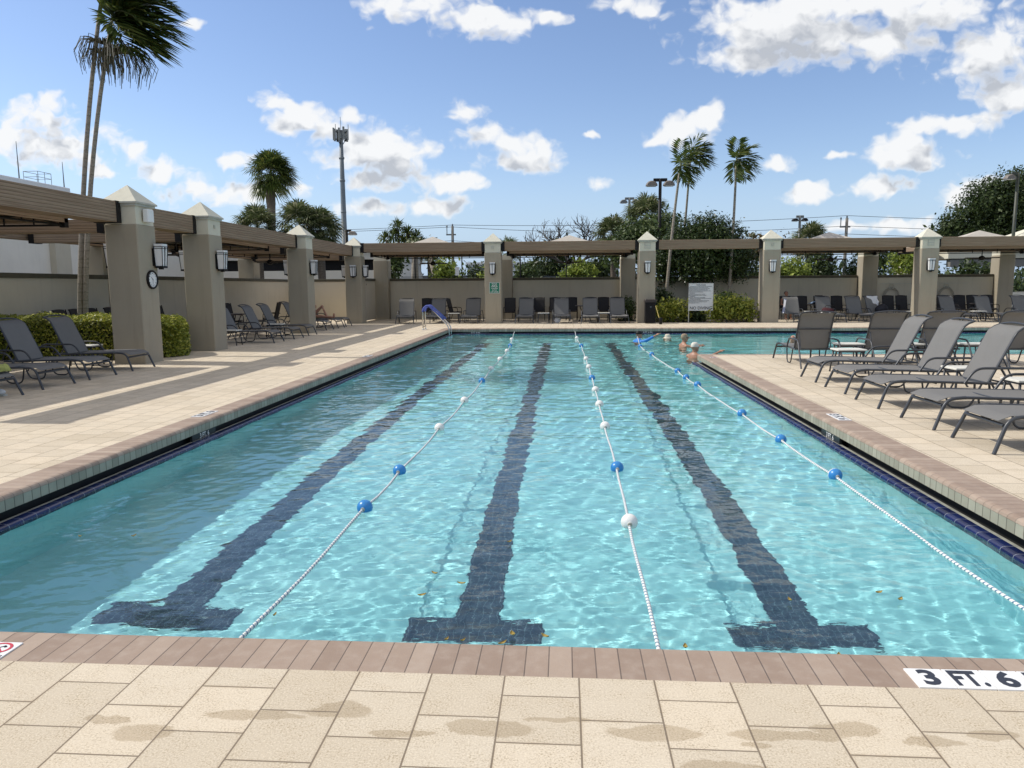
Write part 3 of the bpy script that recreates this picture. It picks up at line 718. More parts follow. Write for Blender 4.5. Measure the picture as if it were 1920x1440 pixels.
# ceiling fans hang from the canopies
def make_fan():
    t = thing('ceiling_fan', 'x', 'fan', (0, 0, 0), 0, 'black ceiling fans under the canopies')
    mb = MB(); mb.tube([(0, 0, 0.02), (0, 0, .5)], .02, 8); mb.build('rod', M_BLK, t)
    mb = MB(); mb.lathe((0, 0, -.16), [(.03, 0), (.10, .02), (.13, .07), (.13, .13), (.08, .18), (.03, .2)], 14); mb.build('motor', M_BLK, t, True, 40)
    for k in range(5):
        a = 2 * PI * k / 5 + .3; M = Matrix.Rotation(a, 3, 'Z')
        rows = [[M @ V(r, w * s_, -.06 + .02 * s_) for s_ in (-1, 1)] for r, w in ((.12, .03), (.25, .07), (.45, .085), (.62, .07), (.70, .03))]
        mb = MB(); mb.grid(rows, .012); mb.build('blade', M_BRN, t)
    return t
fan = make_fan()
for i, (x, y, z, l) in enumerate([(-6.2, 35.3, 2.78, 'black ceiling fan left of the green sign pillar'), (0.2, 35.3, 2.78, 'black ceiling fan over the row of four loungers'), (12.1, 35.3, 2.80, 'black ceiling fan right of the planter'), (18.7, 35.3, 2.80, 'black ceiling fan near the right edge'), (-11.9, 22.8, 2.72, 'black ceiling fan between the clock pillar row, middle left canopy'), (-11.9, 29.8, 2.72, 'black ceiling fan over the sunbather on the left')]):
    place(fan, i == 0, l, (x, y, z), i * .5)
# walls with a brown coping
def wall(name, pts, label, h=2.05, th=.2):
    (xa, ya), (xb, yb) = pts
    t = thing(name, label, 'wall', (0, 0, 0), 0, 'tan stucco boundary walls with brown caps')
    x0, x1 = min(xa, xb), max(xa, xb); y0, y1 = min(ya, yb), max(ya, yb)
    if x1 - x0 < y1 - y0: x0 -= th / 2; x1 += th / 2; e = (.03, 0)
    else: y0 -= th / 2; y1 += th / 2; e = (0, .03)
    mb = MB(); mb.box((x0, y0, 0), (x1, y1, h - .13)); mb.build('wall_body', M_WALL, t)
    mb = MB(); mb.cbox((x0 - e[0], y0 - e[1], h - .13), (x1 + e[0], y1 + e[1], h), .01); mb.build('wall_cap', M_WCAP, t)
    return t
wall('boundary_wall', [(-14.1, -6), (-14.1, 22.2)], 'stucco wall behind the hedge and twin palms on the left')
wall('boundary_wall', [(-14.1, 22.24), (-14.1, 37.4)], 'stucco wall behind the left row of loungers beyond the hedge')
wall('boundary_wall', [(-14.0, 37.6), (-9.56, 37.6)], 'stucco wall in the corner behind the sunbather')
wall('boundary_wall', [(-8.8, 37.6), (-3.33, 37.6)], 'stucco wall behind the pool ladder, left of the green sign pillar')
wall('boundary_wall', [(-2.57, 37.6), (2.72, 37.6)], 'stucco wall behind the row of four loungers')
wall('boundary_wall', [(3.48, 37.75), (14.2, 37.75)], 'stucco wall behind the planter and the loungers with towels')
wall('boundary_wall', [(14.98, 37.6), (20.47, 37.6)], 'stucco wall behind the right hand loungers with the hose')
# storage gate panels in the corner
for (ya, yb, l, xx) in ((33.75, 35.2, 'tan panel next to the corner pillar with three lanterns', -9.42), (35.24, 37.1, 'tan storage gate leaf with a small latch beside the dark corner pillar', -9.47)):
    t = thing('gate_panel', l, 'gate', (0, 0, 0), 0, 'tan storage gate leaves in the corner')
    mb = MB(); mb.box((xx - .06, ya, .04), (xx, yb, 1.92)); mb.build('gate_leaf', M_WALL, t)
    mb = MB(); mb.box((xx - .08, ya, 1.92), (xx + .03, yb, 2.05)); mb.build('gate_cap', M_WCAP, t)
    if ya > 35: mb = MB(); mb.box((xx, ya + .05, 1.72), (xx + .03, ya + .12, 1.8)); mb.build('latch', M_BLK, t)
# lanterns
def make_lantern():
    t = thing('wall_lantern', 'x', 'lantern', (0, 0, 0), 0, 'milk glass wall lanterns on the pillars')   # wall is the local -Y plane... faces +Y
    mb = MB(); mb.box((-.13, 0, .02), (.13, .03, .40)); mb.box((-.06, .03, .1), (.06, .06, .3)); mb.build('back_plate', M_BLK, t)
    mb = MB(); vs = []
    for z, w, d in ((0.02, .085, .085), (.50, .115, .115)): vs += [(-w, .115 - d + .0, z), (w, .115 - d, z), (w, .115 + d, z), (-w, .115 + d, z)]
    vs = [(x, max(y, .045), z) for x, y, z in vs]
    mb.add(vs, [(0, 3, 2, 1), (4, 5, 6, 7), (0, 1, 5, 4), (1, 2, 6, 5), (2, 3, 7, 6), (3, 0, 4, 7)]); mb.build('glass_shade', M_GLASS, t)
    mb = MB(); mb.box((-.10, .035, -.025), (.10, .215, .018)); mb.box((-.04, .08, -.055), (.04, .16, -.026))
    for w in (-.118, .118): mb.tube([(w * .78, .205, .0), (w, .235, .44)], .008, 5); mb.tube([(w * .85, .05, .0), (w * 1.05, .04, .44)], .008, 5)
    mb.tube([(0, .206, .0), (0, .238, .44)], .010, 5)
    for z, k in ((.40, .113), (.44, .118)):
        mb.tube([(-k, .03, z), (-k, .238, z), (k, .238, z), (k, .03, z)], .007, 5)
    mb.build('cage', M_BLK, t)
    return t
lan = make_lantern(); FX = -9.05; LZ = 2.1
LANT = [(FX, 16.15, LZ, -PI / 2, 'wall lantern directly above the round clock'), (-9.77, 15.9, LZ, PI / 2, 'wall lantern on the hidden left side of the clock pillar'), (FX, 19.15, LZ, -PI / 2, 'wall lantern facing the pool on the pillar right of the hedge'), (-9.77, 19.1, LZ, PI / 2, 'wall lantern peeking out left of the pillar right of the hedge'),
        (FX, 26.36, LZ, -PI / 2, 'wall lantern facing the pool above the left loungers'), (-9.77, 26.36, LZ, PI / 2, 'wall lantern peeking out left of the pillar behind the left loungers'), (FX, 33.36, LZ, -PI / 2, 'rightmost of three wall lanterns on the corner pillar'), (-9.37, 33.0, LZ, PI, 'middle one of three wall lanterns on the corner pillar'), (-9.77, 33.36, LZ, PI / 2, 'leftmost of three wall lanterns on the corner pillar'),
        (-3.13, 32.8, LZ + .06, PI, 'wall lantern right above the green lap lane sign'), (3.56, 32.8, LZ + .06, PI, 'wall lantern above the black trash bin'), (8.82, 32.8, LZ + .06, PI, 'wall lantern on the pillar right of the planter'), (15.3, 32.8, LZ + .06, PI, 'wall lantern on the pillar between the two right hand canopies')]
for i, (x, y, z, r, l) in enumerate(LANT): place(lan, i == 0, l, (x, y, z), r)
# clock
t = thing('wall_clock', 'round black rimmed wall clock with a white face on the pillar', 'clock', (FX, 15.93, 1.82))
def disc(mb, r, x, n=40):
    mb.add([(x, r * math.cos(2 * PI * i / n), r * math.sin(2 * PI * i / n)) for i in range(n)], [tuple(range(n))])
mb = MB(); n = 40
prof = [(.0, .205), (.035, .205), (.05, .195), (.05, .175), (.03, .165)]
vs = [(x, r * math.cos(2 * PI * i / n), r * math.sin(2 * PI * i / n)) for x, r in prof for i in range(n)]
mb.add(vs, [(k * n + i, k * n + (i + 1) % n, (k + 1) * n + (i + 1) % n, (k + 1) * n + i) for k in range(4) for i in range(n)]); mb.build('rim', M_BLK, t, True, 40)
mb = MB(); disc(mb, .172, .028); mb.build('dial', M_WHITE, t)
FM = frame((.030, 0, 0), (0, 1, 0), (0, 0, 1))
lettering('numerals', [(str(h), .042, .135 * math.sin(h * PI / 6), .135 * math.cos(h * PI / 6)) for h in range(1, 13)], M_BLK, t, M=FM)
for nm, a, L, w in (('hour_hand', 10.5 * PI / 6, .085, .008), ('minute_hand', PI, .13, .006)):
    d = V(0, math.sin(a), math.cos(a)); e = V(0, math.cos(a), -math.sin(a)); b = V(.036, 0, 0)
    mb = MB(); mb.add([b - e * w - d * .02, b + e * w - d * .02, b + d * L + e * w * .5, b + d * L - e * w * .5], [(0, 1, 2, 3)]); mb.build(nm, M_BLK, t)
# speaker and vents on the pillar tops
t = thing('speaker', 'small white square speaker high on the clock pillar', 'speaker', (FX - .02, 15.85, 3.18))
mb = MB(); mb.cbox((0.03, -.12, -.13), (.16, .12, .14), .02); mb.build('cabinet', M_WHITE, t)
mb = MB(); mb.box((0, -.03, -.03), (.03, .03, .03)); mb.build('bracket', M_TRIM, t)
def vent(loc, w, ax, l):
    t = thing('vent_grille', l, 'vent', loc, 0 if ax == 'y' else PI / 2, 'small grilles on the pillar tops')
    mb = MB(); mb.box((-w, -.012, -w), (w, .0, w)); mb.build('plate', M_TRIM, t)
    mb = MB()
    for k in range(4): z = -w * .75 + k * w * .5; mb.box((-w * .85, -.02, z - w * .12), (w * .85, -.0125, z + w * .12))
    mb.build('louvres', M_CREAM, t)
vent((-3.13, 32.815, 3.3), .06, 'y', 'tiny square grille above the green sign pillar lantern'); vent((3.56, 32.815, 3.32), .13, 'y', 'square grille above the trash bin pillar lantern'); vent((8.82, 32.815, 3.3), .06, 'y', 'tiny square grille on the pillar right of the planter'); vent((15.3, 32.815, 3.32), .13, 'y', 'square grille on the pillar between the two right hand canopies')
vent((FX - .015, 19.11, 3.2), .045, 'x', 'tiny grille on the pillar right of the hedge')
# green sign
t = thing('lap_lane_sign', 'small green sign asking for no walkers in the lap lanes', 'sign', (-3.06, 32.795, 1.56))
M_GREEN = mat('sign_green', (0.0, 0.16, 0.085), 0.4, 0.1, 5)
mb = MB(); mb.box((-.225, -.008, -.235), (.225, 0, .235)); mb.build('sign_border', M_WHITE, t)
mb = MB(); mb.box((-.212, -.0105, -.222), (.212, -.0085, .222)); mb.build('sign_face', M_GREEN, t)
FM = frame((0, -.013, 0), (1, 0, 0), (0, 0, 1))
lettering('sign_lettering', [('PLEASE', .075, 0, .172), ('-NO-', .135, 0, .075), ('WALKERS', .068, 0, -.02), ('IN THE', .062, 0, -.1), ('LAP LANES', .072, 0, -.178)], M_WHITE, t, width=.385, bold=.015, M=FM)
# pool rules sign
t = thing('pool_rules_sign', 'tall white pool rules board with NO DIVING in the planter', 'sign', (5.9, 33.0, 0))
M_BOARD = mat('sign_board', (0.60, 0.61, 0.60), 0.5, 0.05, 4)
mb = MB(); mb.box((-.53, -.01, .52), (.53, .012, 1.70)); mb.build('sign_board', M_BOARD, t)
mb = MB()
for (a, b) in (((-.515, -.0145, .535), (-.503, -.0105, 1.685)), ((.503, -.0145, .535), (.515, -.0105, 1.685)), ((-.515, -.0145, 1.673), (.515, -.0105, 1.685))): mb.box(a, b)
mb.build('border_line', M_TRIM, t)
for x in (-.5, .42): mb = MB(); mb.tube([(x, .035, 0), (x, .035, 1.6)], .022, 8); mb.build('post', M_TRIM, t)
M_INK = mat('sign_ink', (0.03, 0.035, 0.05), 0.6, 0)
FM = frame((0, -.0155, 0), (1, 0, 0), (0, 0, 1))
rules = ['NO LIFEGUARD ON DUTY. SWIM AT YOUR OWN RISK. SHOWER BEFORE', 'ENTERING THE POOL. POOL HOURS DAWN TO DUSK', 'NO FOOD OR BEVERAGES IN POOL OR ON POOL WET DECK', 'NO GLASS OR ANIMALS IN THE FENCED POOL AREA', 'CHILDREN MUST BE ACCOMPANIED BY AN ADULT AT ALL TIMES', 'DO NOT SWALLOW THE POOL WATER', 'NO RUNNING', 'NO BALL PLAYING OR FLOATS IN THE POOL', 'SWIM DIAPERS REQUIRED FOR SMALL CHILDREN', 'NO SMOKING', 'PLEASE USE TOWELS ON ALL THE LOUNGERS', 'PERSONS WITH OPEN WOUNDS OR ILLNESS ARE NOT ALLOWED IN POOL', 'LAP LANES ARE FOR LAPS ONLY', 'THE MANAGEMENT IS NOT RESPONSIBLE FOR LOST ITEMS', 'MAXIMUM BATHING LOAD IS POSTED AT THE GATE', 'IN AN EMERGENCY DIAL 911']
L = [('POOL RULES', .068, 0, 1.62)]
for i, r in enumerate(rules): L.append((r, .034, -.44 + len(r) * .0118 * .62, 1.555 - i * .047))
L.append(('NO DIVING', .18, 0, .625))
lettering('sign_lettering', L, M_INK, t, width=.92, bold=.012, M=FM)
# depth and no-diving tiles on the coping
M_TILE = mat('marker_tile', (0.82, 0.82, 0.80), 0.3, 0.05, 14); M_RED = mat('marker_red', (0.55, 0.05, 0.07), 0.4, 0.05)
def tiles(texts, o, x, y, label, group=None, name='depth_marker', nodive=False):
    t = thing(name, label, 'pool marker', o, 0, group); s = .1525
    x = Vector(x); y = Vector(y)
    for i, tx in enumerate(texts):
        c = x * (s * i)
        F4 = frame(c, x, y)
        mb = MB(); mb.add([F4 @ V(*p) for p in ((-.0735, -.0745, .004), (.0735, -.0745, .004), (.0735, .0745, .004), (-.0735, .0745, .004), (-.0735, -.0745, -.002), (.0735, -.0745, -.002), (.0735, .0745, -.002), (-.0735, .0745, -.002))],
               [(0, 1, 2, 3), (0, 4, 5, 1), (1, 5, 6, 2), (2, 6, 7, 3), (3, 7, 4, 0)]); mb.build('tile', M_TILE, t)
        F5 = frame(c + x.cross(y) * .0052, x, y)
        if tx == 'ND':
            mb = MB(); n = 28; vs = []
            for r in (.052, .040): vs += [F5 @ V(r * 1.15 * math.cos(2 * PI * k / n), .016 + r * math.sin(2 * PI * k / n), 0) for k in range(n)]
            mb.add(vs, [(k, (k + 1) % n, n + (k + 1) % n, n + k) for k in range(n)])
            mb.add([F5 @ V(*p) for p in ((-.038, .046, .0004), (-.029, .053, .0004), (.038, -.014, .0004), (.029, -.021, .0004))], [(0, 1, 2, 3)]); mb.build('prohibition_mark', M_RED, t)
            mb = MB(); mb.add([F5 @ V(*p) for p in ((-.028, .01, -.0004), (.012, .04, -.0004), (.018, .033, -.0004), (-.02, .003, -.0004))], [(0, 1, 2, 3)]); mb.ell(F5 @ V(.022, .03, -.0006), .007, 8, 5); mb.build('diver_figure', M_INK, t)
            lettering('tile_lettering', [('NO DIVING', .028, 0, -.058)], M_INK, t, width=.135, extrude=.0006, bold=.015, M=F5)
        else: lettering('tile_lettering', [(tx, .158, 0, -.002)], M_INK, t, width=.128, extrude=.0006, bold=.034, M=F5)
    return t
gk = 'white depth marker tiles on the coping'
tiles(['3', 'FT.', '6', 'IN.'], (1.508, 3.003, .002), (1, 0, 0), (0, 1, 0), 'row of big white depth tiles reading 3 FT. 6 IN. in the foreground', gk)
tiles(['ND'], (-2.56, 3.012, .002), (1, 0, 0), (0, 1, 0), 'white no diving tile with a red circle at the lower left corner', name='no_diving_tile')
tiles(['3', 'FT.', '6'], (3.36, 9.42, .002), (0, -1, 0), (1, 0, 0), 'white depth tiles on the right coping in front of the loungers', gk)
tiles(['3', 'FT.', '6'], (-4.66, 9.1, .002), (0, 1, 0), (-1, 0, 0), 'white depth tiles on the left coping near the splash marks', gk)
tiles(['ND'], (3.36, 17.0, .002), (0, -1, 0), (1, 0, 0), 'white no diving tile near the far corner of the lounger deck', name='no_diving_tile')
tiles(['4', 'FT.', '6'], (-4.66, 17.2, .002), (0, 1, 0), (-1, 0, 0), 'white depth tiles far along the left coping', gk)
# depth lettering below the coping
M_DARKT = mat('waterline_dark', (0.02, 0.024, 0.022), 0.4, 0.2)
def edge_mark(txt, o, x, label, w):
    t = thing('waterline_marker', label, 'pool marker', o, 0, 'depth lettering under the coping'); x = Vector(x); y = V(0, 0, 1); z = x.cross(y)
    F4 = frame((0, 0, 0), x, y)
    mb = MB(); mb.add([F4 @ V(*p) for p in ((-w, -.042, 0), (w, -.042, 0), (w, .042, 0), (-w, .042, 0), (-w, -.042, -.03), (w, -.042, -.03), (w, .042, -.03), (-w, .042, -.03))], [(0, 1, 2, 3), (0, 4, 5, 1), (3, 2, 6, 7), (0, 3, 7, 4), (1, 5, 6, 2)]); mb.build('strip', M_DARKT, t)
    lettering('strip_lettering', [(txt, .085, 0, 0)], M_WHITE, t, width=w * 1.8, extrude=.0006, bold=.01, M=frame(z * .003, x, y))
edge_mark('5 FT. 0 IN.', (-3.45, 28.9, -.165), (1, 0, 0), 'white depth lettering under the far coping left of the first rope', .52)
edge_mark('4 FT. 6 IN.', (3.2, 28.9, -.165), (1, 0, 0), 'white depth lettering under the far coping behind the bathers', .52)
edge_mark('3 FT. 6', (3.14, 8.9, -.165), (0, -1, 0), 'depth lettering under the right coping below the white tiles', .3)
edge_mark('3 FT. 6', (-4.43, 8.75, -.165), (0, 1, 0), 'depth lettering under the left coping below the white tiles', .3)
# ------------------------------------------------------------------ furniture
def make_lounger():
    """foot legs at x=0, head towards +x, width along y"""
    t = thing('sun_lounger', 'x', 'sun lounger', (0, 0, 0), 0, 'charcoal framed grey sling sun loungers')
    w = .365; r = .0165
    for s_ in (-1, 1):
        mb = MB(); mb.tube(fillet([(0, s_ * .40, 0), (.135, s_ * w, .345), (.34, s_ * w, .362)], .10), r + .003, 8); mb.build('leg', M_FRAME, t, True, 50)
    mb = MB()
    for s_ in (-1, 1): mb.tube([(.30, s_ * w, .362), (.75, s_ * w, .352), (1.35, s_ * w, .335), (1.62, s_ * w, .335)], r, 8)
    mb.tube([(.10, -w + .01, .27), (.10, w - .01, .27)], .020, 8)
    mb.tube([(.72, -w, .335), (.72, w, .335)], .012, 8); mb.tube([(1.34, -w, .325), (1.34, w, .325)], .012, 8); mb.tube([(1.62, -w, .33), (1.62, w, .33)], .012, 8)
    mb.build('rail_frame', M_FRAME, t, True, 50)
    for s_ in (-1, 1):
        y = s_ * (w - .035)
        mb = MB(); mb.tube(fillet([(.84, y, .34), (.90, y, .014), (1.17, y, .014), (1.30, y, .32)], .09), .013, 8); mb.build('runner', M_FRAME, t, True, 50)
    for s_ in (-1, 1):
        y = s_ * (w + .022)
        mb = MB(); mb.tube(fillet([(1.06, y, .335), (1.19, y, .535), (1.86, y, .535), (2.20, y + s_ * .01, 0)], .11, 6), r, 8); mb.build('armrest', M_FRAME, t, True, 50)
    rows = []
    for i in range(13):
        f = i / 12; x = .055 + 1.30 * f; z = .368 - .02 * f - .055 * math.exp(-(f / .06) ** 2)
        rows.append([(x, y * .66, z - .028 * (1 - (2 * y) ** 2) * min(1, f * 6)) for y in np.linspace(-.5, .5, 9)])
    mb = MB(); mb.grid(rows, .006); mb.build('seat', M_SLING, t, True, 60)
    rows = []; path = []
    for i in range(13):
        f = i / 12; L = .86 * f
        x = 1.375 + L * .42; z = .345 + L * .905
        if f > .80: k = (f - .80) / .20; x += .085 * k ** 1.6; z -= .055 * k ** 1.8
        path.append((x, z)); rows.append([(x + .022 * (1 - (2 * y) ** 2), y * .63, z - .01 * (1 - (2 * y) ** 2)) for y in np.linspace(-.5, .5, 9)])
    mb = MB(); mb.grid(rows, .006); bk = mb.build('backrest', M_SLING, t, True, 60)
    mb = MB()
    for s_ in (-1, 1): mb.tube([(x + .012, s_ * .325, z) for x, z in path], r * .95, 8)
    top = path[-1]; mb.tube([(top[0] + .012 + .0, y, top[1] + .030 * (1 - (y / .325) ** 2) - .002) for y in np.linspace(-.325, .325, 9)], r * .9, 8)
    mid = path[6]; mb.tube([(mid[0] + .05, y, mid[1]) for y in (-.325, 0, .325)], .011, 8)
    for s_ in (-1, 1): mb.tube([(path[5][0] + .03, s_ * .29, path[5][1]), (1.72, s_ * .29, .34)], .010, 6)
    mb.tube([(path[0][0], -.325, path[0][1] - .01), (path[0][0], .325, path[0][1] - .01)], .012, 8)
    mb.build('back_frame', M_FRAME, bk, True, 50)
    return t
def make_side_table():
    t = thing('side_table', 'x', 'side table', (0, 0, 0), 0, 'small ivory topped side tables')
    mb = MB(); mb.cbox((-.26, -.20, .415), (.26, .20, .44), .006); mb.build('table_top', M_TABLE, t)
    mb = MB(); mb.box((-.235, -.175, .385), (.235, .175, .4145)); mb.build('apron', M_FRAME, t)
    for sx in (-1, 1):
        for sy in (-1, 1):
            mb = MB(); mb.tube([(sx * .25, sy * .19, 0), (sx * .215, sy * .155, .386)], .016, 8); mb.build('leg', M_FRAME, t, True)
    return t
def make_chair():
    """dining armchair, front towards -y"""
    t = thing('dining_chair', 'x', 'chair', (0, 0, 0), 0, 'dark high backed dining chairs by the walls')
    mb = MB(); mb.grid([[(x, y, .43 + .03 * (abs(x) / .24) ** 2 - (.02 if y > 0 else 0)) for x in np.linspace(-.24, .24, 6)] for y in np.linspace(-.24, .2, 5)], .012); mb.build('seat', M_CHAIR, t, True, 60)
    mb = MB(); mb.grid([[(x, .20 + f * .17 + (.04 * ((f - .8) / .2) ** 2 if f > .8 else 0), .43 + f * .66 - .02 * (2 * x / .48) ** 2 * (f > .9)) for x in np.linspace(-.24, .24, 6)] for f in np.linspace(0, 1, 9)], .012); mb.build('backrest', M_CHAIR, t, True, 60)
    for s_ in (-1, 1):
        mb = MB(); mb.tube(fillet([(s_ * .27, -.24, 0), (s_ * .27, -.20, .64), (s_ * .28, .16, .66), (s_ * .26, .30, .62)], .08), .014, 7); mb.build('armrest', M_BLK, t, True, 50)
        mb = MB(); mb.tube([(s_ * .25, .36, 0), (s_ * .25, .20, .42), (s_ * .25, .37, 1.08)], .014, 7); mb.build('leg', M_BLK, t, True, 50)
    mb = MB(); mb.tube([(-.26, -.21, .41), (.26, -.21, .41), (.25, .21, .41), (-.25, .21, .41), (-.26, -.21, .41)], .012, 6); mb.build('seat_frame', M_BLK, t)
    return t
def make_dtable():
    t = thing('dining_table', 'x', 'table', (0, 0, 0), 0, 'dark round dining tables by the walls')
    mb = MB(); mb.lathe((0, 0, .70), [(.42, 0), (.46, .012), (.46, .028), (.44, .035)], 28); mb.build('table_top', M_BRN, t, True, 40)
    for k in range(4):
        a = PI / 4 + k * PI / 2; c, s_ = math.cos(a), math.sin(a)
        mb = MB(); mb.tube(fillet([(c * .40, s_ * .40, 0), (c * .16, s_ * .16, .35), (c * .34, s_ * .34, .70)], .15), .016, 7); mb.build('leg', M_BLK, t, True)
    return t
lg = make_lounger(); st = make_side_table(); ch = make_chair(); dt = make_dtable()
LG = [  # x, y, rotation, label
    (4.17, 13.0, 0, 'lounger on the right deck nearest the two backs seen from behind, its backrest tallest'), (4.14, 11.64, 0, 'second lounger of the right row, beyond the ivory table in the middle'), (4.10, 10.32, 0, 'third lounger of the right row, its whole seat in view'), (4.10, 8.86, 0, 'fourth lounger of the right row, backrest cut by the frame'), (4.09, 7.65, 0, 'nearest lounger of the right row, only its foot end in the frame'),
    (5.03, 16.84, -PI / 2 - .02, 'lounger seen from behind, leftmost of the four facing the far pool'), (6.34, 16.8, -PI / 2 - .02, 'lounger seen from behind, second of the four facing the far pool'), (7.44, 16.85, -PI / 2 - .01, 'lounger seen from behind, third of the four facing the far pool'), (8.78, 16.8, -PI / 2, 'lounger seen from behind, rightmost of the four facing the far pool'),
    (-8.55, 14.55, PI, 'lounger in front of the clock pillar, foot toward the pool'), (-8.5, 13.12, PI, 'lounger in front of the hedge, second from the clock pillar'), (-8.46, 11.85, PI, 'lounger at the left edge with only its foot half in the frame'), (-8.37, 10.47, PI, 'lounger at the left edge with the striped towel on its foot'),
    (-8.53, 21.8, PI, 'lounger right after the pillar that follows the hedge'), (-8.53, 23.47, PI, 'middle lounger between the second and third left pillars'), (-8.64, 25.14, PI, 'lounger whose foot pokes out by the third left pillar'),
    (-9.0, 28.2, PI, 'empty lounger just before the sunbather, half behind the third left pillar'), (-8.98, 29.6, PI, 'lounger with the sunbather lying on it'), (-9.03, 30.85, PI, 'last lounger of the left row, next to the corner pillar'),
    (-7.05, 32.62, PI / 2 + .12, 'turned lounger left of the pool ladder'), (-5.8, 32.7, PI / 2, 'lounger right behind the blue pool ladder'), (-4.2, 32.62, PI / 2, 'lounger directly left of the green sign pillar'), (-1.75, 32.56, PI / 2, 'leftmost of the four loungers between the sign pillar and the bin pillar'), (-.1, 32.55, PI / 2, 'second of the four loungers, with a white bag under it'), (1.13, 32.4, PI / 2, 'third of the four loungers left of the bin pillar'), (2.38, 32.35, PI / 2, 'rightmost of the four loungers, next to the trash bin pillar'),
    (10.2, 32.75, PI / 2 + .05, 'lounger beside the pillar right of the planter, striped towel over its side'), (11.6, 32.7, PI / 2 + .05, 'lounger with the maroon bag on its seat'), (12.95, 32.85, PI / 2 + .06, 'empty lounger right of the maroon bag'), (14.1, 32.9, PI / 2 + .25, 'lounger with the white towel hung over its back'),
    (16.95, 32.55, PI / 2 + .14, 'lounger right of the pillar between the right hand canopies'), (18.45, 32.5, PI / 2 + .14, 'lounger in front of the wall hose near the right edge'), (19.9, 32.4, PI / 2 + .1, 'far lounger cut by the right edge')]
jit = random.Random(8)
for i, (x, y, r, l) in enumerate(LG): place(lg, i == 0, l, (x, y, 0), r + jit.uniform(-.022, .022))
ST = [(5.22, 14.08, 0.02, 'ivory side table between the near right lounger and the leftmost back'), (5.72, 15.45, .0, 'ivory side table between the first two loungers seen from behind'), (5.72, 10.98, .05, 'ivory side table between the second and third right loungers'), (5.78, 9.6, 0, 'ivory side table between the third and fourth right loungers'), (6.9, 15.4, 0, 'ivory side table between the second and third loungers seen from behind'), (8.1, 15.4, 0, 'ivory side table left of the rightmost lounger seen from behind'),
      (-10.25, 15.3, 0, 'ivory side table tucked behind the clock pillar'), (-9.55, 20.75, 0, 'ivory side table right after the pillar that follows the hedge'), (-9.6, 24.25, 0, 'ivory side table in the middle left lounger group'), (-4.98, 33.6, 0, 'ivory side table between the ladder and the green sign pillar'), (-.93, 33.4, 0, 'ivory side table right of the leftmost of the four loungers'), (1.75, 33.4, 0, 'ivory side table between the third and fourth of the four loungers'),
      (14.95, 33.6, 0, 'ivory side table by the pillar between the right hand canopies'), (17.75, 33.5, 0, 'ivory side table between the two right hand far loungers'), (10.95, 34.3, 0, 'ivory side table left of the maroon bag')]
for i, (x, y, r, l) in enumerate(ST): place(st, i == 0, l, (x, y, 0), r)
CH = [(-6.5, 35.3, .2, 'dark chair behind the pool ladder'), (-5.15, 35.2, 1.35, 'dark chair seen side on left of the green sign pillar'), (-4.32, 35.8, 0, 'dark chair back rising above the lounger left of the sign pillar'),
      (-2.55, 34.9, 0, 'dark chair in the shade right of the green sign pillar'), (-1.9, 35.8, 0, 'dark chair back above the leftmost of the four loungers'), (-1.2, 35.8, 0, 'dark chair between the first and second of the four loungers'), (-.45, 35.8, 0, 'dark chair back above the second of the four loungers'), (.35, 35.8, 0, 'dark chair back between the second and third of the four loungers'), (1.27, 35.8, 0, 'dark chair back above the third of the four loungers'), (1.86, 35.6, 0, 'dark chair between the third and fourth of the four loungers'), (2.48, 35.8, 0, 'dark chair back above the rightmost of the four loungers'),
      (10.36, 35.8, 0, 'dark chair with a person sitting in it'), (11.06, 35.6, 0, 'dark chair beside the seated person'), (11.94, 35.8, 0, 'dark chair with a red cloth over its back'), (12.66, 35.6, 0, 'dark chair behind the maroon bag'), (15.02, 35.7, 0, 'dark chair left of the wall hose behind the white towel'), (15.62, 35.7, 0, 'dark chair under the left wall hose'),
      (17.5, 35.8, 0, 'dark chair left of the right hand wall hose'), (18.22, 35.7, 0, 'dark chair directly under the right hand wall hose'), (18.84, 35.8, 0, 'dark chair right of the right hand wall hose'), (19.45, 35.7, 0, 'dark chair near the pale rear pillar'),
      (-13.1, 17.1 + 2.0, PI / 2, 'dark chair by the left wall, first above the hedge'), (-13.1, 19.75, PI / 2, 'dark chair by the left wall, second above the hedge'), (-13.1, 20.45, PI / 2, 'dark chair by the left wall, left of the twin palms'), (-13.1, 21.3, PI / 2, 'dark chair by the left wall, right of the twin palms'), (-13.1, 23.1, PI / 2, 'dark chair by the left wall above the rounded hedge end, left one'), (-13.1, 23.95, PI / 2, 'dark chair by the left wall above the rounded hedge end, right one'), (-12.0, 26.4, 1.2, 'dark chair at the table behind the middle left loungers'), (-11.5, 28.6, -1.5, 'dark chair seen side on behind the third left pillar')]
for i, (x, y, r, l) in enumerate(CH): place(ch, i == 0, l, (x, y, 0), r)
DT = [(-5.9, 35.4, 'dark round table between the chairs behind the ladder'), (.95, 34.5, 'dark round table behind the second and third of the four loungers'), (11.5, 35.0, 'dark round table with the blue towel on it'), (-11.6, 25.4, 'dark round table behind the middle left loungers'), (18.5, 34.7, 'dark round table near the right hand wall hose')]
for i, (x, y, l) in enumerate(DT): place(dt, i == 0, l, (x, y, 0))
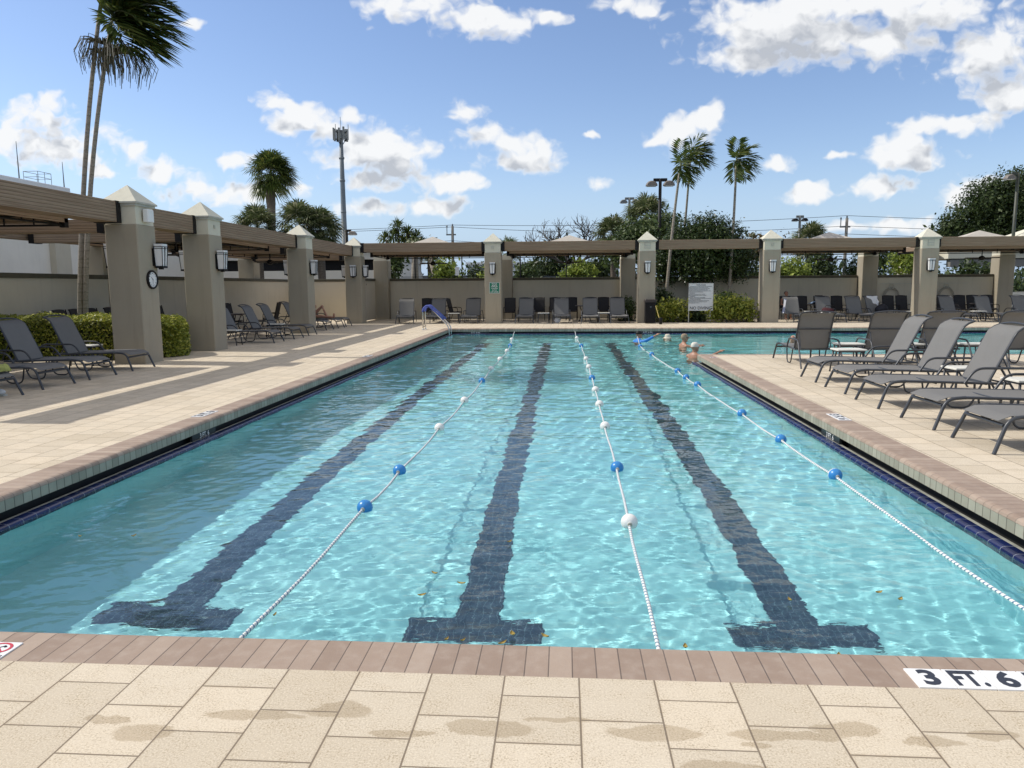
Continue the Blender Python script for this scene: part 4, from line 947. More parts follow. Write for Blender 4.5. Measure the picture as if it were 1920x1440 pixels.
# ------------------------------------------------------------------ pool ladder, lane ropes, bin
t = thing('pool_ladder', 'steel pool handrail with blue sleeves in the far left pool corner', 'ladder', (-5.36, 28.05, 0))
M_SLEEVE = mat('blue_sleeve', (0.10, 0.13, 0.42), 0.8, 0.2, 20)
for y in (0, .52):
    path = fillet([(0, y, 0), (0, y, .80), (.20, y, .95), (.99, y, .12), (1.01, y, -1.0)], .17, 7)
    mb = MB(); mb.tube(path, .024, 9); r_ = mb.build('rail', M_STEEL, t, True)
    up = [p for p in path if p.z > .40] + [V(.80, y, .40)]
    mb = MB(); mb.tube(up, .036, 9); mb.build('sleeve', M_SLEEVE, r_, True)
    mb = MB(); mb.lathe((0, y, 0), [(.055, 0), (.05, .018), (.026, .02)], 14); mb.build('foot_flange', M_STEEL, t)
for z in (-.35, -.62): mb = MB(); mb.box((.96, .0, z), (1.06, .52, z + .03)); mb.build('tread', M_WHITE, t)
mb = MB(); mb.tube([(0, 0, .12), (0, .52, .12)], .018, 8); mb.build('cross_bar', M_STEEL, t)
R1 = [(-1.654, 5.917, 'b'), (-1.634, 7.145, 'b'), (-1.614, 9.422, 'w'), (-1.595, 11.733, 'w'), (-1.59, 14.235, 'b'), (-1.63, 16.442, 'w'), (-1.617, 18.645, 'w'), (-1.612, 20.889, 'w'), (-1.674, 22.98, 'b'), (-1.812, 25.661, 'w')]
R2 = [(.503, 5.6, 'w'), (.532, 7.368, 'b'), (.53, 9.569, 'w'), (.543, 11.411, 'w'), (.548, 13.013, 'w'), (.551, 14.772, 'b'), (.551, 16.732, 'w'), (.544, 18.576, 'w'), (.52, 22.841, 'b'), (.436, 26.126, 'w')]
R3 = [(2.588, 7.149, 'h'), (2.557, 8.847, 'h'), (2.516, 10.625, 'h'), (2.443, 13.759, 'h'), (2.415, 14.885, 'h'), (2.422, 16.059, 'h'), (2.312, 19.879, 'h'), (2.284, 22.61, 'h')]
ENDS = [((-1.69, 3.4, -.2), (-1.93, 28.85, -.12)), ((.48, 3.4, -.2), (.41, 28.85, -.12)), ((2.606, 3.4, -.2), (2.40, 24.75, -.05))]
names = ['left', 'middle', 'right']; lead = ['left lane rope', 'middle lane rope', 'right lane rope']
ordn = ['nearest', 'second nearest', 'third from the near end', 'fourth from the near end', 'fifth from the near end', 'sixth from the near end', 'seventh from the near end', 'eighth from the near end', 'ninth from the near end', 'farthest']
rr = random.Random(3)
for k, (R, (e0, e1)) in enumerate(zip((R1, R2, R3), ENDS)):
    pts = [V(*e0)] + [V(x, y, -.2) for x, y, _ in R] + [V(*e1)]
    fine = []
    for a, b in zip(pts, pts[1:]):
        n = max(2, int((b - a).length / .35))
        for i in range(n):
            f = i / n; p = a.lerp(b, f); p.z -= .022 * math.sin(PI * f); p.x += .006 * math.sin(p.y * 3.1 + k); fine.append(p)
    fine.append(pts[-1])
    mb = MB(); mb.tube(fine, .0115, 8, uvscale=1)
    tag(receive(mb.build('lane_rope', M_ROPE, None, True)), ['twisted white lane rope on the left carrying mixed floats', 'twisted white lane rope in the middle of the pool', 'twisted white lane rope on the right carrying half blue floats'][k], 'rope', 'lane ropes across the pool')
    for i, (x, y, c) in enumerate(R):
        pa = pts[i]; pb = pts[i + 2]; d = (pb - pa).normalized(); q = d.to_track_quat('Z', 'Y').to_matrix()
        od = ordn[i] if i < len(R) - 1 else 'farthest'
        lab = {'b': 'blue round float on the %s, %s', 'w': 'white round float on the %s, %s', 'h': 'half blue float on the %s, %s'}[c] % (lead[k], od)
        z = -.195 + rr.uniform(-.006, .008)
        t = thing('lane_float', lab, 'float', (x, y, z), 0, 'round floats on the lane ropes')
        n = 20; m = 16; prof = []
        for a in range(m + 1):
            th = PI * a / m; prof.append((max(.0135, .066 * math.sin(th)), -.064 * math.cos(th)))
        def half(i0, i1, nm, ma):
            mb = MB(); vs = []; fs = []
            for (r_, zz) in prof[i0:i1 + 1]:
                for j in range(n): vs.append(q @ V(r_ * math.cos(2 * PI * j / n), r_ * math.sin(2 * PI * j / n), zz))
            for a in range(i1 - i0):
                for j in range(n): fs.append((a * n + j, a * n + (j + 1) % n, (a + 1) * n + (j + 1) % n, (a + 1) * n + j))
            mb.add(vs, fs); mb.build(nm, ma, t, True)
        if c == 'h': half(0, 8 + (i % 2), 'blue_half', M_FBLUE); half(8 + (i % 2), m, 'white_half', M_FWHITE)
        elif c == 'b' and k == 0 and i == 0: half(0, 10, 'blue_half', M_FBLUE); half(10, m, 'white_half', M_FWHITE)
        else: half(0, m, 'float_body', M_FBLUE if c == 'b' else M_FWHITE)
        mb = MB()
        for s_ in (-1, 1): mb.lathe((0, 0, 0), [(.0125, s_ * .058), (.018, s_ * .061), (.018, s_ * .066), (.0125, s_ * .068)], 12)
        mb.v = [tuple(q @ Vector(p)) for p in mb.v]; mb.build('collar', M_SHELF, t, True)
t = thing('trash_bin', 'black slatted trash bin in front of the pillar', 'bin', (3.67, 32.45, 0))
mb = MB(); mb.cbox((-.22, -.20, .03), (.22, .20, .90), .02)
for k in range(9): x = -.2 + k * .05; mb.box((x - .016, -.222, .08), (x + .016, -.2005, .86))
mb.build('bin_body', M_BLK, t)
mb = MB(); mb.cbox((-.25, -.24, .90), (.25, .24, 1.03), .03); mb.build('bin_lid', M_BRN, t)
mb = MB(); mb.box((-.02, -.2265, .70), (.02, -.2225, .72)); mb.build('latch', M_STEEL, t)
t = thing('deck_brush', 'yellow handled brush standing in a black cup beside the bin', 'brush', (4.02, 31.6, 0))
mb = MB(); mb.tube([(.0, 0, .05), (-.16, .45, .76)], .014, 7); mb.build('handle', mat('yellow_handle', (.55, .42, .12), .5), t)
mb = MB(); mb.lathe((0, 0, 0), [(.05, 0), (.07, .05), (.085, .26), (.075, .28)], 12); mb.build('brush_head', M_BLK, t, True)
# hoses on the wall
for (x, l) in ((15.75, 'coiled grey hose hung on the wall behind the white towel'), (18.3, 'coiled grey hose hung on the wall near the right edge')):
    t = thing('wall_hose', l, 'hose', (x, 37.48, 1.15), 0, 'coiled hoses hung on the wall')
    mb = MB(); mb.tube([(math.cos(a) * (.33 + .04 * math.sin(a * .31)), -.03 - .012 * (a / 6), math.sin(a) * (.36 + .05 * math.cos(a * .17)) - .1) for a in np.linspace(.6, 17, 90)], .018, 6); mb.build('coil', mat('hose_grey', (.33, .30, .24), .6), t, True)
    mb = MB(); mb.tube([(math.cos(a) * .11, -.05, .34 + math.sin(a) * .12) for a in np.linspace(0, 2 * PI, 24)], .014, 6); mb.box((-.05, -.05, .2), (.05, 0, .28)); mb.build('hanger', M_TRIM, t, True)
    mb = MB(); mb.tube([(-1.5 if x < 17 else -1.7, -.0, .48), (1.0, -.0, .48)], .012, 6); mb.build('water_pipe', M_TRIM, t)
# towels, bags, shoes
def cloth(name, label, cat, mats, rows, th=.018, seed=0, amp=.02, grp=None):
    r = random.Random(seed); m = len(rows)
    rows = [[(p[0] + r.uniform(-amp, amp), p[1] + r.uniform(-amp, amp), p[2] + r.uniform(-amp, amp) * .6) for p in row] for row in rows]
    mb = MB(); mb.grid(rows, th); o = mb.build(name, mats, None, True); sb = o.modifiers.new('s', 'SUBSURF'); sb.levels = sb.render_levels = 2
    return tag(o, label, cat, grp)
M_TW = mat('white_towel', (.80, .79, .78), .9, .08, 12, .4, 60)
def b_strip(c0, c1, sc, ax):
    def f(k, b, co):
        sp = k.n('ShaderNodeSeparateXYZ', {0: co}); fr = k.m('FRACT', k.m('MULTIPLY', sp.outputs[ax], sc))
        k.t.links.new(k.mix(k.mapr(fr, .47, .53), c0, c1), b.inputs['Base Color']); b.inputs['Roughness'].default_value = .9
    return f
M_TB = mat('blue_stripe_towel', (0, 0, 0), build=b_strip((.03, .10, .34), (.62, .68, .74), 11, 1)); M_TS = mat('grey_stripe_towel', (0, 0, 0), build=b_strip((.10, .12, .2), (.5, .52, .58), 14, 0))
M_YG = mat('yellow_green_cloth', (.33, .35, .10), .9, .4, 9); M_MAR = mat('maroon_cloth', (.055, .010, .014), .85, .3, 9); M_NAVY = mat('dark_bag', (.012, .012, .018), .7, .4, 9); M_GRN = mat('green_towel', (.05, .20, .05), .9, .4, 12)
def head_of(x, y, r, along, z): c, s_ = math.cos(r), math.sin(r); return (x + c * along, y + s_ * along, z)
# white towel over a lounger back
rows = []
for f in np.linspace(0, 1, 8):
    a = -.35 + .95 * f
    rows.append([(*head_of(14.1, 32.9, PI / 2 + .25, 1.70 - (.16 * a if a > 0 else .35 * a), 0)[:2], 1.14 - abs(a) * (.85 if a > 0 else .7) - .02 * (k % 2)) for k in range(6)])
    rows[-1] = [(p[0] + (k - 2.2) * .095, p[1], p[2]) for k, p in enumerate(rows[-1])]
cloth('towel', 'white towel draped over the lounger back on the right', 'towel', M_TW, rows, .02, 2, .03)
def bag(name, label, mats, c, r, seed):
    t = thing(name, label, 'bag', c)
    rnd = random.Random(seed); mb = MB(); mb.ell((0, 0, r[2] * .9), r, 16, 10)
    mb.v = [(x * (1 + .12 * math.sin(5 * z + seed)), y, max(z, 0.0) + .03 * math.sin(9 * x + seed)) for x, y, z in mb.v]; mb.build('bag_body', mats, t, True)
    mb = MB(); mb.tube([(-r[0] * .5, 0, r[2] * 1.6), (-r[0] * .3, 0, r[2] * 2.4), (r[0] * .3, 0, r[2] * 2.4), (r[0] * .5, 0, r[2] * 1.6)], .012, 6); mb.build('handle', M_BLK, t, True)
    return t
bag('beach_bag', 'black bag on the seat below the hanging white towel', M_NAVY, (13.95, 34.05, .34), (.26, .2, .2), 1)
bag('beach_bag', 'maroon bag on the lounger right of the planter', M_MAR, (11.55, 33.75, .35), (.30, .20, .14), 4)
bag('beach_bag', 'white bag on the floor under the second of the four loungers', M_TW, (-.3, 33.1, .0), (.14, .12, .14), 6)
cloth('towel', 'pale crumpled towel beside the maroon bag', 'towel', M_TW, [[(11.2 + .07 * i, 33.25 + .12 * j, .42 + .05 * math.sin(i + 2 * j)) for i in range(6)] for j in range(5)], .02, 7, .02)
cloth('towel', 'grey striped towel hanging on the side of the lounger by the pillar', 'towel', M_TS, [[(9.80 - .02 * i, 33.9 + .08 * j, 1.0 - .16 * i) for j in range(5)] for i in range(5)], .015, 8, .012)
cloth('towel', 'blue towel lying on the dark table right of the seated person', 'towel', mat('blue_grey_cloth', (.16, .24, .36), .9, .4, 7), [[(11.15 + .1 * i, 34.8 + .1 * j, .76 + .12 * math.sin(i * .9) * math.sin(j * .9 + .4)) for i in range(6)] for j in range(5)], .02, 9, .02)
cloth('towel', 'red cloth over a dark chair back', 'towel', M_MAR, [[(11.76 + .07 * j, 36.2 + .04 * (abs(i - 2)), 1.12 - .05 * abs(i - 2)) for j in range(6)] for i in range(5)], .015, 10, .008)
cloth('towel', 'blue and white striped towel on the lounger at the left edge', 'towel', M_TB, [[(-8.62 - .11 * i, 10.2 + .11 * j, .40 + .07 * math.sin(i * 1.1) + .05 * math.cos(j * 1.7)) for j in range(7)] for i in range(6)], .02, 11, .025)
cloth('towel', 'yellow green towel bunched on the lounger foot at the left edge', 'towel', M_YG, [[(-8.50 - .05 * i, 10.55 + .06 * j, .39 + .10 * math.sin(.7 * i + .4) - .05 * (i == 0)) for j in range(6)] for i in range(6)], .02, 12, .025)
for k, (x, y) in enumerate(((-8.75, 10.62), (-8.72, 10.78))):
    t = thing('sneaker', ['white sneaker on the deck under the striped towel lounger, outer one', 'white sneaker on the deck under the striped towel lounger, inner one'][k], 'shoe', (x, y, 0), .1, 'pair of white sneakers under the left lounger')
    mb = MB(); mb.ell((0, 0, .06), (.14, .05, .055), 14, 8); mb.ell((-.06, 0, .08), (.07, .045, .06), 12, 8); mb.build('upper', M_WHITE, t, True)
    mb = MB(); mb.cbox((-.15, -.052, 0), (.15, .052, .028), .02); mb.build('sole', M_TRIM, t)
# fallen leaves floating
LF = [(-.827, 4.537, 'curled yellow leaf left of the middle lane line stem'), (-.844, 4.194, 'brown leaf left of the middle T end'), (-.633, 4.383, 'twisted brown leaf at the left rim of the middle lane line'), (-.391, 5.155, 'orange leaf over the middle lane line'), (-.522, 3.637, 'large yellow leaf on the middle T near the coping'), (-.269, 3.723, 'yellow leaf on the right half of the middle T'), (-.097, 3.708, 'yellow leaf at the right tip of the middle T'), (-.609, 3.644, 'small yellow leaf left of the large one on the middle T'), (-.315, 3.619, 'pale leaf closest to the coping under the middle T'), (-1.621, 3.881, 'brown leaf beside the near end of the left rope'), (1.315, 4.242, 'orange leaf on the right lane line stem'), (1.36, 3.579, 'yellow leaf at the lower rim of the right T'), (.617, 3.631, 'orange leaf right of the near end of the middle rope'), (1.955, 4.284, 'pale leaf drifting right of the right lane line'), (1.873, 4.379, 'long brown leaf drifting right of the right lane line'), (-3.592, 5.111, 'yellow leaf in the shaded water on the left'), (-3.194, 5.143, 'pale leaf in the shaded water near the left lane line')]
for i, (x, y, l) in enumerate(LF):
    r = random.Random(i); a = r.uniform(0, PI); L = r.uniform(.014, .028); W = L * r.uniform(.35, .6); c, s_ = math.cos(a), math.sin(a)
    rows = []
    for f in np.linspace(-1, 1, 7): rows.append([(f * L * c - g_ * W * (1 - f * f) * s_, f * L * s_ + g_ * W * (1 - f * f) * c, .008 * f * f + .006 * abs(g_)) for g_ in (-1, 0, 1)])
    mb = MB(); mb.grid(rows, .0015); o = mb.build('fallen_leaf', L_FALL, None, True); o.location = (x, y, -.205); tag(o, l, 'leaf', 'fallen leaves floating on the pool')
# ------------------------------------------------------------------ vegetation
def leaf_cloud(rng, blobs, n, size, shell=.45, aspect=.45, up=.25, flat=0):
    """n rhombic leaves spread through ellipsoids (x, y, z, rx, ry, rz); clumped, with gaps"""
    B = np.array(blobs, float); wgt = (B[:, 3] * B[:, 4] * B[:, 5]) ** (2 / 3); wgt /= wgt.sum()
    nc = max(1, n // 14)
    k = rng.choice(len(B), nc, p=wgt); d = rng.normal(size=(nc, 3)); d /= np.linalg.norm(d, axis=1)[:, None]
    rad = rng.uniform(shell, 1.0, nc) ** .6 * (1 + .10 * rng.normal(size=nc))
    cc = B[k, :3] + d * B[k, 3:] * rad[:, None]
    idx = rng.integers(0, nc, n); P = cc[idx] + rng.normal(size=(n, 3)) * size * 1.7
    nd = d[idx] * .8 + rng.normal(size=(n, 3)) * .75 + np.array([0, 0, up]); nd /= np.linalg.norm(nd, axis=1)[:, None]
    a = np.cross(nd, rng.normal(size=(n, 3))); a /= np.linalg.norm(a, axis=1)[:, None]; b = np.cross(nd, a)
    s = size * rng.uniform(.6, 1.3, n)[:, None]
    v = np.stack([P - a * s, P + b * s * aspect - nd * s * .1, P + a * s, P - b * s * aspect - nd * s * .1], 1).reshape(-1, 3)
    return v, np.arange(4 * n).reshape(n, 4)
def tree(name, label, cat, loc, trunk, blobs, n, size, lm, bark=None, seed=1, group=None, limbs=True, shell=.45, r0=.16, core=.22):
    t = thing(name, label, cat, loc, 0, group); rng = np.random.default_rng(seed)
    if trunk:
        mb = MB(); r = random.Random(seed); top = V(*trunk)
        P = [V(0, 0, -.05)] + [V(top.x * f + r.uniform(-.05, .05) * r0 * 8 * (f < 1), top.y * f, top.z * f) for f in (.33, .66, 1)]
        mb.tube(P, [r0 * 1.25, r0, r0 * .85, r0 * .7], 9)
        if limbs:
            for b in blobs:
                e = V(b[0], b[1], b[2]); m = top.lerp(e, .5) + V(0, 0, .12 * b[5]); mb.tube([top * .97, m, e + V(0, 0, b[5] * .3)], [r0 * .55, r0 * .32, r0 * .12], 6)
        mb.build('trunk', bark or M_BARK, t, True)
    v, f = leaf_cloud(rng, blobs, n, size, shell)
    if core:
        v2, f2 = leaf_cloud(rng, [(x, y, z, a * .72, b * .72, c * .72) for x, y, z, a, b, c in blobs], max(60, int(n * core)), size * 2.0, .0); f = np.concatenate([f, f2 + len(v)]); v = np.concatenate([v, v2])
    np_mesh('crown', v, f, lm, t); return t
def bush(name, label, loc, blobs, n, size, lm, seed, group=None, cat='shrub'): return tree(name, label, cat, loc, (0, 0, max(.3, blobs[0][2] * .9)), blobs, n, size, lm, None, seed, group, True, .3, .03)
# hedge in the left planter: boxy clipped, leaves on its skin
def hedge(label, boxes, n, seed, size=.042):
    t = thing('hedge', label, 'hedge', (0, 0, 0)); rng = np.random.default_rng(seed); Vv = []; Ff = []; o = 0
    for (x0, y0, x1, y1, h, rd) in boxes:
        m = n; P = np.stack([rng.uniform(x0, x1, m), rng.uniform(y0, y1, m), rng.uniform(.04, h, m)], 1)
        face = rng.integers(0, 5, m); sk = np.abs(rng.normal(size=m)) * .05
        P[face == 0, 1] = y0 + sk[face == 0]; P[face == 1, 0] = x1 - sk[face == 1]; P[face >= 3, 2] = h - sk[face >= 3]; P[face == 2, 1] = y1 - sk[face == 2]
        # round the end and the top edge
        ex = np.clip((P[:, 0] - (x1 - rd)) / rd, 0, 1); ey = np.clip(np.abs((P[:, 1] - (y0 + y1) / 2) / ((y1 - y0) / 2)), 0, 1)
        P[:, 0] -= rd * .55 * ex * ey ** 3; ez = np.clip((P[:, 2] - h + .25) / .25, 0, 1); P[:, 2] -= .10 * ez * np.maximum(ey ** 6, ex ** 3)
        yc = (y0 + y1) / 2; P[:, 1] = yc + (P[:, 1] - yc) * np.sqrt(1 - .78 * ex ** 2); P[:, 2] *= 1 - .20 * ex ** 2.5
        P += rng.normal(size=P.shape) * .022; P[:, 2] += .035 * np.sin(P[:, 0] * 5 + P[:, 1] * 3) * ez
        nd = rng.normal(size=P.shape) * .6 + np.stack([ex * .8, -np.ones(m) * (face == 0) * .6, .5 + ez], 1); nd /= np.linalg.norm(nd, axis=1)[:, None]
        a = np.cross(nd, rng.normal(size=P.shape)); a /= np.linalg.norm(a, axis=1)[:, None]; b = np.cross(nd, a); s = size * rng.uniform(.6, 1.25, m)[:, None]
        Vv.append(np.stack([P - a * s, P + b * s * .5, P + a * s, P - b * s * .5], 1).reshape(-1, 3)); Ff.append(np.arange(4 * m).reshape(m, 4) + o); o += 4 * m
    np_mesh('foliage', np.concatenate(Vv), np.concatenate(Ff), L_HEDGE, t)
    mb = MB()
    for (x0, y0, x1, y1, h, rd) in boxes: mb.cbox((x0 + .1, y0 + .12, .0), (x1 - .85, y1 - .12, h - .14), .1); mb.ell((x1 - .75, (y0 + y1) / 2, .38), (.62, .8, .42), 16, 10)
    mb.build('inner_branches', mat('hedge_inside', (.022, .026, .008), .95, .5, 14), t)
hedge('clipped yellow green hedge below the twin palms, rounded at the pool end', [(-13.9, 16.36, -9.2, 18.6, 0.99, .8)], 30000, 5)
def fan_palm(label, loc, h, R, n, seed, lean=(0, 0), r0=.2, name='sabal_palm', lm=None, wind=0.0, dry=.25, group='fan palms beyond the wall'):
    t = thing(name, label, 'palm tree', loc, 0, group); rng = random.Random(seed)
    top = V(lean[0], lean[1], h); mb = MB()
    mb.tube([V(0, 0, -.1), top * .3 + V(.03, 0, 0), top * .65, top], [r0 * 1.15, r0 * .9, r0 * .95, r0 * 1.05], 10); mb.build('trunk', M_TRUNKS, t, True)
    vs = []; fs = []
    for i in range(n):
        az = rng.uniform(0, 2 * PI); u = (i + .5) / n; elv = math.radians(88 - 138 * u ** .95) + rng.uniform(-.12, .12)
        d = V(math.cos(az) * math.cos(elv), math.sin(az) * math.cos(elv), math.sin(elv)); d.x += wind * (0.6 + .4 * rng.random()); d.normalize()
        pl = R * rng.uniform(.40, .55); base = top + V(0, 0, .05); p1 = base + d * pl - V(0, 0, .10 * pl)
        side = d.cross(V(0, 0, 1)); side = side.normalized() if side.length > .1 else V(1, 0, 0)
        vs += [base - side * .02, base + side * .02, p1]; fs.append((len(vs) - 3, len(vs) - 2, len(vs) - 1))
        nn = side.cross(d).normalized(); k = 17; tw = rng.uniform(-.5, .5); side = (side * math.cos(tw) + nn * math.sin(tw)).normalized()
        for j in range(k):
            a = math.radians(-115 + 230 * j / (k - 1)); L = R * rng.uniform(.48, .62) * (.72 + .28 * math.cos(a * .7))
            dr = (d * math.cos(a) + side * math.sin(a)).normalized(); mid = p1 + dr * L * .6 - V(0, 0, .05 * L); tip = p1 + dr * L - V(0, 0, (.22 + .18 * rng.random()) * L) + V(wind * .25 * L, 0, 0)
            w = dr.cross(nn).normalized() * (.026 * R / 1.5 + .010)
            o = len(vs); vs += [p1, mid + w, tip, mid - w]; fs.append((o, o + 1, o + 2, o + 3))
    f3 = [f for f in fs if len(f) == 3]; mb = MB(); mb.v = [tuple(p) for p in vs]; mb.f = fs; mb.mi = [0] * len(fs); mb.uv = [None] * len(fs); mb.build('crown', lm or L_SABAL, t)
    return t
def feather_palm(label, base, top, R, n, seed, wind, r0=.11, leaflet=.5, group=None, elo=-45, bend=None, dens=26, strands=None, lw=.026, azr=None):
    """slim trunk, arching feather fronds blown along +x"""
    t = thing('slim_palm', label, 'palm tree', base, 0, group); rng = random.Random(seed)
    T = V(*top) - V(*base); mid = T * .5 + V(*(bend or (0, 0, 0)))
    pts = [(V(0, 0, 0) * (1 - f) ** 2 + mid * 2 * f * (1 - f) + T * f * f) for f in np.linspace(0, 1, 12)]
    mb = MB(); mb.tube(pts, [r0 * (1.12 - .42 * f) for f in np.linspace(0, 1, 12)], 9); mb.build('trunk', M_TRUNKP, t, True)
    mb = MB(); mb.tube([T - V(0, 0, .02), T + (T - pts[-2]).normalized() * R * .30], [r0 * .78, r0 * .45], 8); mb.build('crownshaft', mat('crownshaft_green', (.10, .13, .05), .5, .2, 6), t, True)
    c0 = T + (T - pts[-2]).normalized() * R * .22; vs = []; fs = []; rib = MB()
    for i in range(n):
        az = 2 * PI * i * .381966 + rng.uniform(-.3, .3)
        if azr: az = azr[0] + azr[1] * (((i * .618) % 1) * 2 - 1)
        elv = math.radians(78 - (78 - elo) * (i + .5) / n)
        d = V(math.cos(az) * math.cos(elv), math.sin(az) * math.cos(elv) * .8, math.sin(elv)); L = R * rng.uniform(.85, 1.1); P = [c0]; p = c0.copy(); m = 14
        for k in range(m):
            f = (k + 1) / m; d = (d + V(wind * .115 * (1 + .3 * rng.random()), 0, -.085 - .02 * f)).normalized(); p = p + d * L / m; P.append(p.copy())
        rib.tube(P[::2] + ([P[-1]] if len(P) % 2 == 0 else []), [.018 * R / 2 + .004] + [.010 * R / 2 + .003] * 7, 5, cap=False)
        for k in range(1, dens):
            f = k / dens; q = f * m; a = int(q); pp = P[a].lerp(P[min(a + 1, m)], q - a); ax = (P[min(a + 1, m)] - P[max(a - 1, 0)]).normalized()
            sd = ax.cross(V(0, 0, 1)); sd = sd.normalized() if sd.length > .05 else V(0, 1, 0); upv = sd.cross(ax)
            ll = leaflet * (.55 + .9 * math.sin(PI * min(1, f * .8 + .15))) * rng.uniform(.8, 1.1)
            for s_ in (-1, 1):
                dr = (sd * s_ * .75 + ax * .62 + upv * rng.uniform(-.05, .30) + V(wind * .55, 0, -.12)).normalized(); w = dr.cross(upv + sd * .3); w = (w.normalized() if w.length > .05 else upv) * lw * (1 + .3 * rng.random())
                o = len(vs); m1 = pp + dr * ll * .5; vs += [pp, m1 + w, pp + dr * ll + V(wind * .06, 0, -.10 * ll), m1 - w]; fs.append((o, o + 1, o + 2, o + 3))
    mb = MB(); mb.v = [tuple(p) for p in vs]; mb.f = fs; mb.mi = [0] * len(fs); mb.uv = [None] * len(fs); cr = mb.build('crown', L_PALM, t)
    rib.build('frond_ribs', mat('frond_rib', (.10, .11, .035), .6, .2, 8), cr)
    if strands:
        mb = MB()
        for (dz, n_s, Rs, bx) in strands:
            b = T + V(0, 0, dz)
            for i in range(n_s):
                az = rng.uniform(0, 2 * PI); rr_ = Rs * rng.uniform(.35, 1.0); d0 = V(math.cos(az) * rr_ + bx * rng.uniform(.5, 1.3), math.sin(az) * rr_, 0)
                e = b + d0 + V(0, 0, -Rs * rng.uniform(.5, 1.25)); m1 = b + d0 * .8 + V(0, 0, Rs * rng.uniform(.05, .35)); m2 = e.lerp(m1, .4) + d0 * .18
                mb.tube([b, b.lerp(m1, .6) + V(0, 0, .05), m1, m2, e], [.010, .009, .008, .007, .005], 4, cap=False)
        mb.build('flower_strands', L_DRY, t)
    return t
# the twin palms in the left planter
gp = 'twin slim palms rising from the hedge'
feather_palm('left slim palm of the leaning pair rising from the hedge, with dry hanging flower strands', (-12.02, 17.7, 0), (-10.98, 17.9, 8.15), 1.7, 10, 11, .5, .062, .6, gp, 20, (-.30, 0, .1), 30, [(-.75, 80, .48, -.12), (-1.0, 50, .42, -.05)], .026, (-.2, 2.2))
feather_palm('right slim palm of the leaning pair rising from the hedge, its fronds blown far right', (-11.90, 17.74, 0), (-10.66, 17.7, 7.55), 1.5, 20, 23, .60, .060, .58, gp, -35, (-.38, 0, .1), 20, [(-.45, 120, .60, .34)], .036, (-.35, 1.15))
# three slim palms in the far planter
gp = 'slim palms in the far planter'
feather_palm('leaning slim palm, leftmost of the three in the far planter', (4.75, 36.0, 0), (5.36, 36.2, 6.95), 1.1, 13, 5, .20, .075, .46, gp, -50, (-.1, 0, 0), 13, None, .040, (-.2, 2.0))
feather_palm('slim palm in the middle of the three in the far planter', (5.7, 38.6, 0), (6.05, 37.6, 7.55), 1.15, 13, 8, .34, .065, .46, gp, -15, (.05, 0, 0), 13, None, .040, (-.1, 1.5))
feather_palm('slim palm on the right of the three in the far planter, standing apart', (7.72, 36.2, 0), (7.98, 36.4, 7.15), 1.1, 15, 31, .18, .072, .48, gp, -45, (.08, 0, 0), 13, [(-.25, 30, .25, .15)], .040, (-.15, 2.0))
# fan palms beyond the wall
fan_palm('tall lone fan palm with a round shaggy crown', (-21.9, 55, 0), 9.9, 2.1, 120, 1, (.3, 0), .32, wind=.2, lm=L_PALM, name='tall_fan_palm')
fan_palm('fan palm just left of the tall lone palm', (-17.4, 42, 0), 5.0, 1.65, 80, 2, (0, 0), .24)
fan_palm('fan palm right of the tall lone palm, in front of its neighbour', (-14.95, 42, 0), 5.1, 1.75, 84, 3, (0, 0), .24)
fan_palm('rightmost of the three low fan palms left of the mast', (-13.95, 42.5, 0), 4.85, 1.6, 80, 4, (0, 0), .24, wind=.15)
fan_palm('small fan palm peeping over the canopy left of the utility pole', (-10.8, 60, 0), 4.4, 1.35, 34, 6)
fan_palm('tiny far fan palm right of the sign pillar tip', (-5.9, 80, 0), 5.4, 1.9, 26, 7)
fan_palm('shaggy fan palm between the bare tree and the grey lamp', (3.2, 50, 0), 4.9, 1.6, 80, 8, name='shaggy_fan_palm')
fan_palm('tall fan palm behind the black double lamp', (5.4, 51, 0), 6.1, 1.9, 90, 9, name='shaggy_fan_palm')
fan_palm('fan palm top right of the far grey lamp post', (18.9, 60, 0), 4.9, 1.9, 70, 10)
# screw-pine like palm clump
t = thing('bushy_palm', 'dark rounded clump palm above the brown beam left of the utility pole', 'palm tree', (-13.0, 60, 0)); vs = []; rng = random.Random(4)
mb = MB()
for (x, z) in ((-1.3, 5.4), (-.3, 6.2), (.5, 5.9), (1.2, 5.6)): mb.tube([(x * .3, 0, 0), (x * .6, 0, 3), (x, 0, z)], [.2, .14, .1], 7)
mb.build('trunk', M_TRUNKS, t, True); mb = MB(); k = 0
for (x, z, R) in ((-1.45, 5.5, .8), (-.35, 6.35, 1.0), (-.7, 5.7, .9), (.4, 5.8, 1.05), (1.1, 5.55, .95), (0, 5.2, .9), (.8, 5.1, .9), (1.5, 5.2, .7)):
    for i in range(110):
        d = V(rng.gauss(0, 1), rng.gauss(0, 1), rng.gauss(.25, .8)).normalized(); b = V(x, 0, z); tip = b + d * R * rng.uniform(.8, 1.1) - V(0, 0, .35 * R * rng.random()); m = b + d * R * .6 + V(0, 0, .08); w = d.cross(V(.2, .1, 1)).normalized() * .05
        mb.add([b, m + w, tip, m - w], [(0, 1, 2, 3)])
mb.build('crown', L_PALM, t)
